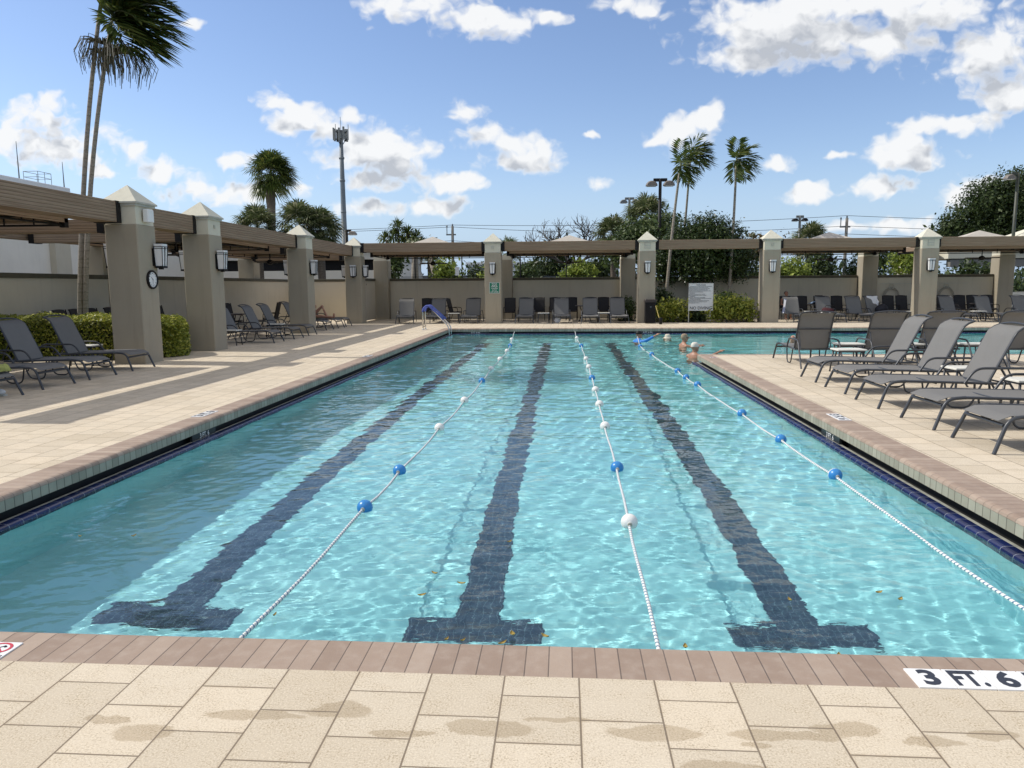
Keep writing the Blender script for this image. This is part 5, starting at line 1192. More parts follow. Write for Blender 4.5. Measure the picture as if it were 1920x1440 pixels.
# bare spreading tree
t = thing('bare_tree', 'leafless spreading tree over the canopy with the four loungers', 'tree', (.6, 58, 0)); rng = random.Random(12); mb = MB(); mb.tube([(0, 0, 0), (.05, 0, 1.6), (0, 0, 3.2)], [.25, .2, .17], 8)
tw = []
def branch(p, d, L, r, lev):
    q = p.copy(); pts = [p]
    for i in range(4): d = (d + V(rng.uniform(-.35, .35), rng.uniform(-.3, .3), rng.uniform(-.18, .22))).normalized(); q = q + d * L / 4; pts.append(q.copy())
    mb.tube(pts, [r, r * .85, r * .72, r * .6, r * .5], 5 if lev else 6, cap=False)
    if lev < 4:
        for i in range(3 if lev < 3 else 2): branch(pts[rng.choice((2, 3, 4))], (d + V(rng.uniform(-.9, .9), rng.uniform(-.7, .7), rng.uniform(-.25, .5))).normalized(), L * .66, r * .62, lev + 1)
for a in np.linspace(0, 2 * PI, 8)[:-1]: branch(V(0, 0, 3.1), V(math.cos(a), math.sin(a) * .6, .42).normalized(), 2.2, .11, 0)
mb.build('branches', mat('bare_bark', (.10, .09, .08), .9, .2, 8), t)
# planter: ficus and shrubs
tree('ficus_tree', 'dense dark green tree filling the planter behind the slim palms', 'tree', (6.6, 37.0, 0), (0, 0, 1.5), [(-.9, .2, 3.3, 1.5, 1.2, 1.4), (.7, 0, 3.5, 1.6, 1.2, 1.45), (.1, .2, 4.1, 1.5, 1.1, 1.0), (-1.6, .3, 2.6, 1.0, .9, 1.0), (1.7, .1, 2.7, 1.1, .9, 1.0), (0, -.5, 2.5, 1.5, .8, .9)], 30000, .06, L_FICUS, M_PALE, 7, None, True, .1)
tree('leafy_tree', 'lighter green leafy tree left of the dense planter tree', 'tree', (4.5, 46, 0), (0, 0, 2), [(0, 0, 4.3, 1.6, 1.3, 1.3), (1.3, 0, 4.7, 1.5, 1.2, 1.2), (-1.0, 0, 3.6, 1.1, 1, .9)], 5200, .11, L_MID, None, 8)
gs = 'shrubs round the pool rules sign'
bush('planter_shrub', 'yellow green shrub left of the pool rules sign', (4.65, 33.6, 0), [(0, 0, .48, .62, .45, .5), (.5, .1, .5, .45, .4, .5), (-.3, .1, .4, .4, .4, .42)], 2600, .055, L_HEDGE, 3, gs)
bush('planter_shrub', 'bright yellow green shrub overlapping the right edge of the pool rules sign', (7.1, 33.35, 0), [(-.3, -.1, .52, .62, .4, .52), (.35, 0, .58, .6, .45, .55), (.9, .1, .5, .4, .4, .5)], 3600, .055, leafmat('croton_leaf', (.09, .13, .015), (.30, .32, .04), (.45, .44, .10)), 4, gs)
bush('planter_shrub', 'dark round shrub behind the left shrub by the slim palm foot', (4.55, 35.2, 0), [(0, 0, .85, .55, .5, .62)], 1500, .05, L_FICUS, 5, gs)
bush('planter_shrub', 'olive shrub behind the right side of the pool rules sign', (7.2, 34.6, 0), [(0, 0, .8, .8, .5, .45)], 1600, .055, L_MID, 6, gs)
bush('planter_shrub', 'dark low shrub in the gap left of the bin pillar', (2.9, 35.2, 0), [(0, 0, .5, .4, .7, .55)], 1300, .05, L_MID, 9, gs)
bush('planter_shrub', 'low leafy plant under the pool rules sign', (5.9, 33.75, 0), [(0, 0, .28, .5, .3, .3)], 800, .05, L_DARK, 10, gs)
# trees and shrubs seen over the wall
gt = 'trees and shrubs beyond the far wall'
TR = [('climbing_shrub', 'slim leafy shrub right of the dark corner pillar', -9.3, 40.5, 2.6, (.5, .4, 1.4), 1100, .08, L_MID), ('lime_shrub', 'bright lime shrub under the fan left of the sign pillar', -6.9, 44, 2.2, (1.0, .8, 1.25), 2200, .09, L_LIME), ('lime_shrub', 'lime shrub touching the left side of the sign pillar', -4.3, 46, 2.1, (.8, .7, .8), 1200, .09, L_LIME),
      ('dark_shrub', 'rounded grey green shrub left of the lime shrub at the sign pillar', -6.6, 62, 2.3, (1.5, 1.2, 1.3), 1500, .13, L_DARK), ('lime_shrub', 'lime shrub under the fan over the four loungers', .9, 46, 2.2, (1.15, .9, 1.0), 2400, .085, L_LIME), ('dark_shrub', 'dark shrub right of the sign pillar', -3.0, 60, 2.2, (1.3, 1, 1.0), 1300, .12, L_MID), ('dark_tree', 'dark tree behind the parked car', -.6, 66, 3.6, (1.9, 1.4, 1.8), 2300, .13, L_DARK), ('dark_tree', 'dark tree left of the parked car', -2.6, 70, 3.2, (1.2, 1, 1.5), 1200, .13, L_DARK),
      ('dark_tree', 'dark tree mass right of the lime shrub under the fan', 2.6, 56, 2.6, (1.6, 1.2, 1.6), 2000, .11, L_DARK), ('rust_tree', 'rust and green sparse tree right of the planter pillar', 13.0, 52, 4.0, (2.6, 1.4, 1.3), 1500, .10, L_RUST), ('lime_shrub', 'lime shrub under the fan right of the planter', 14.6, 50, 2.3, (1.5, 1, 1.2), 2600, .09, L_LIME), ('green_shrub', 'green shrub left of the lime shrub right of the planter', 12.4, 52, 2.0, (1.6, 1, 1.1), 1900, .10, L_MID), ('dark_tree', 'dark tree left of the tall right rear pillar', 18.6, 58, 2.6, (2.0, 1.3, 1.6), 2000, .12, L_DARK), ('dark_tree', 'dark tree right of the tall right rear pillar', 23.6, 60, 2.9, (2.2, 1.3, 1.7), 2200, .12, L_DARK), ('dark_tree', 'dark tree left of the small grey roofed booth', 21.9, 50, 2.6, (1.3, 1, 1.3), 1500, .10, L_MID), ('lime_shrub', 'lime leafy shrub right of the pillar between the right hand canopies', 17.9, 40.6, 2.9, (.9, .7, 1.0), 1900, .075, L_LIME), ('dark_shrub', 'dark shrub under the pavilion at the right', 24.6, 46, 2.0, (1.6, 1, .9), 1500, .1, L_DARK), ('leafy_tree', 'green tree between the planter tree and the pillar right of it', 10.4, 48, 2.4, (1.1, 1, 1.2), 1500, .1, L_MID)]
for i, (nm, l, x, y, z, r, n, s, m) in enumerate(TR):
    b = [(0, 0, z, *r)] + [(random.Random(i * 7 + k).uniform(-.6, .6) * r[0], 0, z + random.Random(i * 9 + k).uniform(-.4, .5) * r[2], r[0] * .6, r[1] * .6, r[2] * .55) for k in range(3)]
    tree(nm, l, 'shrub' if 'shrub' in nm else 'tree', (x, y, 0), (0, 0, z * .6), b, n, s, m, M_PALE if nm == 'rust_tree' else None, 40 + i, gt, True, .2, .08)
tree('oak_tree', 'big dark oak rising above the canopies at the right edge', 'tree', (33.0, 60, 0), (0, 0, 3.2), [(-1.0, 0, 7.6, 2.4, 2, 2.0), (1.4, 0, 8.4, 2.4, 2, 2.0), (-2.8, 0, 5.9, 2.0, 1.8, 1.7), (.6, -.6, 6.0, 2.8, 2, 2.0), (3.4, 0, 6.8, 2.6, 2, 2.4), (-4.2, 0, 4.9, 1.3, 1.2, 1.2), (2.6, -.5, 4.4, 2.6, 1.8, 1.8), (-1.5, -.4, 4.6, 2.4, 1.6, 1.5), (4.0, 0, 9.3, 1.7, 1.5, 1.5)], 42000, .105, L_DARK, None, 77, None, True, .1, .4)
tr2 = [(-7.95, 46, .17, 'slim grey trunk right of the hanging fan left of the sign pillar', (-.3, 0, 3.4)), (-9.0, 44.5, .14, 'pale palm trunk behind the corner canopy, left of the fan', (.05, 0, 3.6)), (-9.2 + .35, 44.7, .12, 'second pale palm trunk behind the corner canopy, left of the fan', (0, 0, 3.6))]
for (x, y, r, l, tp) in tr2:
    t = thing('palm_trunk', l, 'tree', (x, y, 0), 0, 'bare palm trunks seen under the canopy'); mb = MB(); mb.tube([(0, 0, 0), (tp[0] * -.5, 0, tp[2] / 2), tp], [r * 1.1, r, r * .9], 9); mb.build('trunk', M_TRUNKP, t, True)
    v, f = leaf_cloud(np.random.default_rng(int(x * 10) % 97 + 3), [(tp[0], 0, tp[2] + .45, .55, .5, .4)], 160, .12, .3); np_mesh('crown', v, f, L_SABAL, t)
rng = np.random.default_rng(99); B = []
for x in np.arange(-150, 170, 5.0): B.append((x + rng.uniform(-2, 2), 150 + rng.uniform(-8, 8), 1.6, rng.uniform(3, 5.5), 3, rng.uniform(1.6, 3.6) + (1.0 if x > 30 else 0)))
v, f = leaf_cloud(rng, B, 15000, .55, .2); tag(np_mesh('distant_treeline', v, f, L_DARK), 'low line of distant trees along the horizon', 'trees', None, 'stuff')
# ------------------------------------------------------------------ lamps, mast, poles, wires
M_LAMPG = mat('lamp_grey', (.16, .17, .16), .5, .1, 4); M_LAMPT = mat('lamp_head_tan', (.20, .17, .14), .45, .1, 4)
def street_lamp(label, x, y, h, arms, r, m, hm, R=.62):
    t = thing('street_lamp', label, 'street lamp', (x, y, 0), 0, 'street lamps beyond the pool wall')
    mb = MB(); mb.tube([(0, 0, 0), (0, 0, h - .1)], [r * 1.1, r * .9], 10); mb.build('post', m, t, True)
    for s_ in arms:
        mb = MB(); mb.cbox((min(.0, s_ * R * 1.0), -.06, h - .24), (max(0, s_ * R * 1.0), .07, h - .06), .02); mb.build('arm', m, t)
        mb = MB(); n = 12; vs = []
        for yy, k in ((-.26, .8), (-.13, 1), (.13, 1), (.26, .8)):
            for a in range(n + 1): th = PI * a / n; vs.append((s_ * R * 1.25 + math.cos(th) * .52 * k * R / .62, yy, h - .48 + math.sin(th) * .44 * k * R / .62))
        fs = [(i * (n + 1) + a, i * (n + 1) + a + 1, (i + 1) * (n + 1) + a + 1, (i + 1) * (n + 1) + a) for i in range(3) for a in range(n)]
        fs += [tuple(range(n, -1, -1)), tuple(range(3 * (n + 1), 4 * (n + 1))), tuple(i * (n + 1) for i in range(4)) , tuple(i * (n + 1) + n for i in range(3, -1, -1))]
        mb.add(vs, fs); hd = mb.build('lamp_head', hm, t, True, 45)
        mb = MB(); c = s_ * R * 1.25; mb.box((c - .40 * R / .62, -.2, h - .515), (c + .40 * R / .62, .2, h - .482)); mb.build('lens', M_GLASS, hd)
    return t
street_lamp('tall black twin headed lamp left of the slim palms', 5.55, 45, 7.85, (-1, 1), .10, M_BLK, M_LAMPT, .40)
street_lamp('grey green twin headed lamp left of the tall black one', 5.05, 60, 8.5, (-1, 1), .10, M_LAMPG, M_LAMPG, .36)
street_lamp('grey twin headed lamp over the beam right of the planter', 18.1, 60, 6.95, (-1, 1), .10, M_LAMPG, M_BLK, .29)
street_lamp('dark single headed lamp in front of the oak at the right edge', 28.3, 50, 8.55, (-1,), .10, mat('lamp_olive', (.05, .055, .035), .5), M_LAMPT, .40)
street_lamp('dark single headed lamp beside the foot of the antenna mast', -17.55, 60, 6.3, (1,), .16, M_BLK, M_LAMPT, .42)
t = thing('antenna_mast', 'tall steel cell mast with a ring of antenna panels', 'mast', (-29.5, 100, 0)); M_MAST = mat('mast_steel', (.13, .155, .17), .5, .15, .8)
mb = MB(); mb.tube([(0, 0, 0), (0, 0, 8), (.0, 0, 8.01), (.0, 0, 15), (0, 0, 22.2)], [.45, .40, .38, .31, .23], 14)
for z in (11.5, 15.6, 18.5): mb.tube([(0, 0, z), (0, 0, z + .25)], .36, 10)
mb.build('shaft', M_MAST, t, True); mb = MB()
for a in range(3):
    th = a * 2 * PI / 3 + .5; c = V(math.cos(th), math.sin(th), 0); e = V(-math.sin(th), math.cos(th), 0)
    for z in (21.0, 22.0): mb.tube([V(0, 0, z) + c * .2, V(0, 0, z) + c * .6], .05, 6); mb.tube([V(0, 0, z) + c * .6 - e * .7, V(0, 0, z) + c * .6 + e * .7], .05, 6)
    mb.tube([V(0, 0, 20.0), V(0, 0, 21.0) + c * .58], .05, 6)
mb.build('antenna_frame', M_BLK, t)
for a in range(3):
    th = a * 2 * PI / 3 + .5; M = Matrix.Rotation(th, 3, 'Z')
    for k in (-.6, .0, .6):
        mb = MB(); mb.cbox((-.07, -.13, -.8), (.07, .13, .8), .03); mb.v = [tuple(M @ (Vector(p) + V(.72, k, 0)) + V(0, 0, 21.6 + .2 * k)) for p in mb.v]; mb.build('antenna_panel', M_LAMPG, t)
mb = MB(); mb.tube([(0, 0, 22), (0, 0, 23.9)], .03, 5); mb.tube([(-.7, 0, 21), (-.7, 0, 23.0)], .04, 5); mb.tube([(.9, .4, 21), (.9, .4, 23.0)], .04, 5); mb.build('whip', M_MAST, t)
for (x, h, l) in ((-14.9, 9.6, 'wooden utility pole behind the canopy left of the sign pillar'), (36.0, 10.0, 'wooden utility pole above the beam right of the planter')):
    t = thing('utility_pole', l, 'utility pole', (x, 100, 0), 0, 'utility poles carrying wires')
    mb = MB(); mb.tube([(0, 0, 0), (.05, 0, h)], [.24, .17], 9); mb.build('post', mat('pole_wood', (.17, .155, .13), .9, .2, 3), t, True)
    mb = MB(); mb.box((-.8, -.08, h - 1.2), (.5, .08, h - 1.02)); mb.tube([(-.7, 0, h - 1.1), (-.7, 0, h - .2)], .06, 6); mb.build('crossarm', M_LAMPG, t)
    mb = MB()
    for q in ((.05, 0, h), (-.7, 0, h - .2), (.05, -.2, h - 2.0)): mb.lathe(q, [(.05, 0), (.11, .06), (.11, .2), (.05, .3)], 8)
    mb.build('insulator', M_MAST, t)
def wire(label, a, b, sag, r=.028):
    mb = MB(); n = 26; mb.tube([V(*a).lerp(V(*b), i / n) - V(0, 0, 4 * sag * (i / n) * (1 - i / n)) for i in range(n + 1)], r, 5); tag(mb.build('power_line', M_BLK), label, 'wire', 'overhead power lines')
for i, (za, zb) in enumerate(((9.75, 10.3), (9.5, 9.0), (7.7, 8.0))):
    wire(['top power line between the two utility poles', 'middle power line between the two utility poles', 'lowest power line between the two utility poles'][i], (-14.9, 100, za), (36, 100, zb), .5 + .3 * i)
    wire(['top power line right of the right utility pole', 'middle power line right of the right utility pole', 'lowest power line right of the right utility pole'][i], (36, 100, zb), (110, 108, zb - .2), .8)
    wire(['top power line left of the left utility pole', 'middle power line left of the left utility pole', 'lowest power line left of the left utility pole'][i], (-14.9, 100, za), (-90, 104, za + .6), .8)
# ------------------------------------------------------------------ buildings
t = thing('club_building', 'big cream flat roofed building behind the left wall', 'building', (0, 0, 0))
mb = MB(); mb.box((-60, 6, 0), (-24.2, 35.4, 6.2)); mb.box((-60, 35.4, 0), (-24.2, 90, 4.4)); mb.build('wall', M_BLDG, t)
mb = MB(); mb.cbox((-60.2, 5.8, 6.2), (-24.0, 35.6, 6.5), .03); mb.build('roof_parapet', M_WHITE, t)
for y in (20.5, 27.5, 34.0, 41, 48): mb = MB(); mb.box((-24.2, y, 0), (-23.9, y + 1.1, 4.35)); mb.build('pilaster', M_WALL, t)
mb = MB()
for h in (6.8, 7.05): mb.tube([(-24.3, 33.8, h), (-24.3, 34.7, h), (-25.0, 34.7, h), (-25.0, 33.8, h), (-24.3, 33.8, h)], .012, 5)
for p in ((-24.3, 33.8), (-24.3, 34.7), (-25.0, 34.7), (-25.0, 33.8), (-24.3, 34.25)): mb.tube([(*p, 6.5), (*p, 7.05)], .012, 5)
mb.build('roof_railing', M_LAMPG, t)
for (x, y, h) in ((-24.1, 32.3, 8.1), (-24.1, 35.3, 7.7)): mb = MB(); mb.tube([(x, y, 6.5), (x, y, h)], [.03, .012], 5); mb.build('roof_antenna', M_LAMPG, t)
t = thing('annex_building', 'low cream annex with a dark window band behind the left corner', 'building', (0, 0, 0))
mb = MB(); mb.box((-30, 48, 0), (-11.4, 60, 2.72)); mb.box((-30, 48, 3.42), (-11.4, 60, 4.1)); mb.box((-30, 49, 2.72), (-11.5, 60, 3.42)); mb.build('wall', M_BLDG, t)
mb = MB(); mb.box((-29.9, 48.5, 2.72), (-11.45, 48.9, 3.42)); mb.build('window_band', M_BLK, t)
mb = MB(); mb.cbox((-30.3, 47.6, 4.1), (-11.1, 60.2, 4.3), .02); mb.build('roof_edge', M_TRIM, t)
t = thing('warehouse', 'long white warehouse far beyond the wall left of the sign pillar', 'building', (0, 0, 0)); M_WH = mat('warehouse_white', (.62, .64, .66), .8, .06, .3)
mb = MB(); mb.box((-14.5, 112, 0), (8, 135, 4.9)); mb.build('wall', M_WH, t)
mb = MB()
for z in (3.0, 3.7, 4.4): mb.box((-14.5, 111.9, z), (8, 111.98, z + .12))
mb.build('cladding_rib', M_LAMPG, t)
mb = MB(); mb.box((-14.7, 111.7, 4.9), (8.2, 135, 5.2)); mb.build('roof', M_WHITE, t)
for x in (-8.5, -6.2): mb = MB(); mb.box((x, 111.85, 0), (x + 1.1, 111.95, 2.9)); mb.build('door', M_LAMPG, t)
t = thing('pavilion', 'tan pavilion with a grey beam behind the right hand wall', 'pavilion', (0, 0, 0))
M_GB = mat('pavilion_grey', (.20, .19, .17), .7, .1, 2)
mb = MB(); mb.box((23.6, 48, 2.62), (40, 48.5, 3.05)); mb.box((23.6, 48.2, 3.05), (40, 48.5, 3.12)); mb.build('beam', M_GB, t)
mb = MB(); mb.box((23.4, 47.9, 3.12), (40, 52, 3.62)); mb.build('fascia', M_CREAM, t)
for x in (25.75, 33): mb = MB(); mb.cbox((x, 48, 0), (x + .55, 48.55, 2.62), .02); mb.build('post', M_STUC, t)
mb = MB(); mb.add([(26.6, 47.4, 3.64), (42, 47.4, 3.64), (42, 54, 3.64), (26.6, 54, 3.64), (29.6, 50.7, 5.1), (39, 50.7, 5.1)], [(0, 1, 5, 4), (1, 2, 5), (2, 3, 4, 5), (3, 0, 4), (3, 2, 1, 0)]); mb.build('roof', M_CAP, t)
t = thing('booth', 'small booth with a grey sloping roof left of the right hand pillar', 'booth', (21.9, 48.6, 0))
mb = MB(); mb.box((-.75, 0, 0), (-.35, 1.6, 3.0)); mb.box((.5, .1, 0), (.9, 1.6, 3.0)); mb.box((-.35, .9, 0), (.5, 1.6, 3.0)); mb.build('wall', M_CREAM, t)
mb = MB(); mb.add([(-.9, -.3, 3.0), (1.2, -.3, 3.0), (1.2, 1.9, 3.0), (-.9, 1.9, 3.0), (.6, -.1, 4.1), (1.2, 1.7, 4.1)], [(0, 1, 4), (1, 2, 5, 4), (2, 3, 5), (3, 0, 4, 5), (3, 2, 1, 0)]); mb.build('roof', M_LAMPG, t)
t = thing('iron_fence', 'black iron picket fence at the far right edge', 'fence', (0, 0, 0)); mb = MB()
for z in (.25, 1.75): mb.box((21.95, 37.5, z), (26, 37.56, z + .05))
mb.build('rail', M_BLK, t); mb = MB()
for i in range(34): x = 22.0 + i * .118; mb.box((x, 37.515, .05), (x + .022, 37.54, 1.95))
mb.build('pickets', M_BLK, t)
t = thing('mesh_fence', 'thin dark posts of a mesh fence behind the wall left of the sign pillar', 'fence', (0, 0, 0)); 
for x in (-8.2, -5.6, -2.4, .1): mb = MB(); mb.tube([(x, 41, 0), (x, 41, 3.3)], .035, 6); mb.build('post', M_BLK, t)
mb = MB(); mb.box((-9, 40.98, 2.15), (2, 41.0, 2.18)); mb.build('rail', M_BLK, t)
t = thing('road_barrier', 'low grey road parapet beyond the wall', 'parapet', (0, 0, 0)); mb = MB(); mb.box((-40, 88, 0), (-8, 88.4, 2.75)); mb.build('parapet_wall', mat('parapet_grey', (.33, .34, .34), .9, .1, .5), t); mb = MB(); mb.box((-40, 87.9, 2.75), (-8, 88.5, 2.95)); mb.build('parapet_cap', M_LAMPG, t)
t = thing('notice_board', 'small white notice on a post beyond the wall left of the sign pillar', 'sign', (-6.0, 42, 0)); mb = MB(); mb.box((-.12, -.02, 2.25), (.1, 0, 2.72)); mb.build('board', M_WHITE, t); mb = MB(); mb.tube([(0, .02, 0), (0, .02, 2.3)], .03, 6); mb.build('post', M_BLK, t)
# parked car, side view, nose to the left
t = thing('parked_car', 'dark estate car parked beyond the wall right of the sign pillar', 'car', (-1.45, 62, .95))
M_CAR = mat('car_paint', (.035, .04, .04), .25, .1, 2, coat=.5); M_CG = mat('car_glass', (.10, .13, .15), .08, .05, 2)
def shell(sec, w, nm, ma, dy=0):
    mb = MB(); n = len(sec); vs = [(x, y, z) for y in (-w, w) for x, z in sec]
    mb.add(vs, [tuple(range(n)), tuple(range(2 * n - 1, n - 1, -1))] + [(i, i + n, (i + 1) % n + n, (i + 1) % n) for i in range(n)]); return mb.build(nm, ma, t)
shell([(-2.25, .35), (-2.3, .62), (-1.9, .80), (-1.1, .92), (2.2, .98), (2.28, .6), (2.2, .35)], .88, 'body', M_CAR)
shell([(-1.15, .92), (-.35, 1.42), (.2, 1.50), (1.5, 1.48), (2.12, .99)], .78, 'cabin', M_CAR)
for (a, b, c, d) in ((-.82, -.28, .30, .30), (.40, .40, 1.1, 1.1), (1.2, 1.2, 1.86, 1.56)):
    mb = MB(); mb.add([(a, -.79, 1.0), (c, -.79, 1.0), (d, -.79, 1.40), (b, -.79, 1.38)], [(0, 1, 2, 3)]); mb.build('window', M_CG, t)
for x in (-1.45, 1.4):
    for y in (-.86, .86): mb = MB(); mb.tube([(x, y - .1, .33), (x, y + .1, .33)], .33, 18); wl = mb.build('wheel', M_BLK, t); mb = MB(); mb.tube([(x, y - .11, .33), (x, y + .11, .33)], .2, 12); mb.build('rim', M_STEEL, wl)
struct(np_mesh('parking_lot', [(-40, 52, .0), (16, 52, .0), (16, 86, .0), (-40, 86, .0), (-40, 60, .93), (16, 60, .93), (16, 84, .93), (-40, 84, .93)], [(4, 5, 6, 7), (0, 1, 5, 4), (2, 3, 7, 6)], mat('parking_asphalt', (.10, .10, .10), .95, .2, .8)))
# ------------------------------------------------------------------ people
def limb(mb, pts, rs): mb.tube(pts, rs, 10); [mb.ell(p, r * .99, 10, 7) for p, r in zip(pts, rs)]
def body(name, mb, mats, parent, vox=.012, smooth=2):
    o = mb.build(name, mats, None); m = o.modifiers.new('r', 'REMESH'); m.mode = 'VOXEL'; m.voxel_size = vox; s = o.modifiers.new('s', 'SMOOTH'); s.factor = .5; s.iterations = smooth
    dg = bpy.context.evaluated_depsgraph_get(); me = bpy.data.meshes.new_from_object(o.evaluated_get(dg)); me.shade_smooth(); bpy.data.objects.remove(o)
    q = bpy.data.objects.new(name, me); COL.objects.link(q); q.parent = parent; return q
def hand(mb, w, d, up=V(0, 0, 1), curl=.25):
    """palm and five bent fingers leaving the wrist w along d"""
    d = d.normalized(); sd = d.cross(up).normalized(); u2 = sd.cross(d)
    mb.ell(w + d * .045, (.040, .040, .040), 8, 6); mb.ell(w + d * .075 + sd * .012, (.036, .036, .03), 8, 6); mb.ell(w + d * .075 - sd * .012, (.036, .036, .03), 8, 6)
    for i, (off, L) in enumerate(((-.030, .060), (-.011, .074), (.010, .078), (.030, .068))):
        b = w + d * .095 + sd * off; k = b + d * L * .55 - u2 * curl * .02; e = k + (d - u2 * curl).normalized() * L * .5; mb.tube([b, k, e], [.0095, .0088, .0075], 7)
    b = w + d * .04 + sd * .040; k = b + (d * .6 + sd * .8).normalized() * .036; mb.tube([b, k, k + (d * .9 + sd * .3).normalized() * .03], [.011, .010, .0085], 7)
def head(mb, c, R, s=1.0):
    """skull, jaw, nose, ears; R turns +y (face) where it looks"""
    f = lambda x, y, z: c + R @ V(x, y, z) * s
    mb.ell(f(0, -.012, .03), (.078 * s, .098 * s, .095 * s), 14, 10, R); mb.ell(f(0, .028, -.045), (.058 * s, .066 * s, .070 * s), 12, 8, R); mb.ell(f(0, .070, -.085), (.030 * s, .022 * s, .022 * s), 8, 6, R)
    mb.tube([f(0, .088, .018), f(0, .108, -.022), f(0, .092, -.032)], [.010 * s, .014 * s, .011 * s], 7); mb.ell(f(0, .086, -.058), (.024 * s, .012 * s, .010 * s), 8, 6, R)
    for sx in (-1, 1): mb.ell(f(sx * .080, -.005, -.005), (.012 * s, .022 * s, .032 * s), 8, 6, R); mb.ell(f(sx * .033, .080, .034), (.022 * s, .012 * s, .008 * s), 7, 5, R)
def rotz(a): return Matrix.Rotation(a, 3, 'Z')
def swimmer(label, loc, rz, arms, skin, lean=.0, turn=0.0, sink=0.0, shirt=None, hat=None, glasses=False, floor=-1.35):
    """standing in the pool, origin on the water line, body facing +y; arms = (elbow, wrist) per side"""
    t = thing('person', label, 'person', loc, rz, 'people in the pool'); H0 = -sink
    sh = V(0, lean, .0 + H0); nk = V(0, lean + .01, .045 + H0); hc = V(0, lean + .035, .195 + H0); R = rotz(turn)
    mb = MB()
    mb.ell((0, lean, -.10 + H0), (.185, .105, .19), 16, 10); mb.ell((0, lean * .6, -.34 + H0), (.155, .105, .22), 14, 9); mb.ell((0, lean * .3, -.58 + H0), (.17, .12, .15), 14, 9)
    limb(mb, [nk - V(0, .01, .07), nk, hc - V(0, .02, .05)], [.075, .058, .055]); mb.ell((0, lean, .01 + H0), (.17, .07, .055), 14, 8); head(mb, hc, R, 1.08)
    for sx in (-1, 1): limb(mb, [V(sx * .09, 0, -.64 + H0), V(sx * .10, .03, -1.0 + H0), V(sx * .10, -.02, floor - loc[2] + .06)], [.085, .06, .042]); mb.ell((sx * .10, .06, floor - loc[2] + .045), (.045, .12, .04), 10, 6)
    for sx, (el, wr) in zip((-1, 1), arms):
        s0 = V(sx * .185, lean, -.035 + H0); el = V(*el); wr = V(*wr); limb(mb, [s0, el, wr], [.058, .044, .030]); hand(mb, wr, wr - el, V(0, 0, 1) if abs((wr - el).normalized().z) < .8 else V(0, 1, 0))
    b = receive(body('body', mb, skin, t))
    if shirt:
        mb = MB(); mb.ell((0, lean, -.10 + H0), (.198, .118, .20), 16, 10); mb.ell((0, lean * .6, -.34 + H0), (.168, .118, .22), 14, 9); mb.ell((0, lean, .005 + H0), (.185, .080, .060), 14, 8); mb.tube([nk - V(0, .01, .07), nk - V(0, .005, .03)], [.085, .068], 12)
        for sx, (el, wr) in zip((-1, 1), arms): limb(mb, [V(sx * .185, lean, -.035 + H0), V(*el), V(*el).lerp(V(*wr), .62)], [.070, .056, .044])
        receive(body('shirt', mb, shirt, t))
    if hat:
        kind, hm = hat; c = hc
        mb = MB(); q = lambda x, y, z: c + R @ V(x, y, z)
        if kind == 'bucket':
            n = 20; prof = [(.0, .145), (.06, .14), (.085, .115), (.096, .05), (.102, .03), (.175, -.02), (.178, -.026), (.100, .022)]
            mb.lathe((0, 0, 0), prof[1:], n); mb.v = [tuple(q(x, y * 1.08 - .01, z + .012 * math.sin(3 * math.atan2(y, x)) * (math.hypot(x, y) > .13))) for x, y, z in mb.v]; mb.build('bucket_hat', hm, t, True, 60)
        elif kind == 'cap':
            vs = []; n = 20
            mb.lathe((0, 0, 0), [(.093, .022), (.092, .06), (.080, .105), (.05, .132), (.01, .140)], n); mb.v = [tuple(q(x * .95, y * 1.14 - .012, z)) for x, y, z in mb.v]
            rows = [[q(.075 * math.sin(a), .085 + (r * .085 + .012) * math.cos(a) * 1.0, .035 - .018 * r - .02 * abs(math.sin(a)) ** 2) for a in np.linspace(-1.25, 1.25, 9)] for r in (0, .5, 1)]
            mb.grid(rows, .005); mb.build('cap', hm, t, True, 60)
        else:
            mb.ell(c + R @ V(0, -.018, .045), (.086, .104, .094), 14, 10, R); mb.v = [p for p in mb.v]; hb = MB(); hb.ell(c + R @ V(0, -.030, .040), (.086, .098, .095), 14, 10, R); hb.build('hair', hm, t, True)
    if glasses:
        mb = MB(); q = lambda x, y, z: hc + R @ V(x, y, z)
        for sx in (-1, 1): mb.ell(q(sx * .034, .093, .022), (.030, .010, .019), 10, 6, R); mb.tube([q(sx * .062, .085, .026), q(sx * .084, .03, .024), q(sx * .084, -.02, .018)], .004, 5)
        mb.tube([q(-.01, .098, .026), q(.01, .098, .026)], .004, 5); mb.build('sunglasses', M_BLK, t, True)
    else:
        mb = MB(); q = lambda x, y, z: hc + R @ V(x, y, z)
        for sx in (-1, 1): mb.ell(q(sx * .033, .082, .018), (.013, .007, .008), 8, 5, R)
        mb.build('eyes', mat('eye_dark', (.03, .02, .015), .2, 0), t, True)
    return t
M_SHIRT = mat('blue_swim_shirt', (.03, .20, .58), .6, .15, 6); M_HATB = mat('beige_hat', (.60, .54, .43), .85, .1, 10); M_CAPB = mat('tan_cap', (.30, .22, .145), .85, .12, 10); M_CAPG = mat('pale_cap', (.66, .62, .54), .85, .1, 10); M_DHAIR = mat('dark_hair', (.015, .012, .01), .6, .3, 30); M_WHAIR = mat('white_hair', (.68, .66, .62), .8, .12, 30)
WZ = -.222
swimmer('person in a blue swim shirt and dark cap by the end of the right rope', (2.40, 24.9, WZ), -1.0, [((-.24, .26, -.10), (-.12, .46, -.12)), ((.34, .16, .06), (.50, .40, .22))], M_SKIN, .06, -.2, -.02, M_SHIRT, ('cap', M_BLK), floor=depth(25))
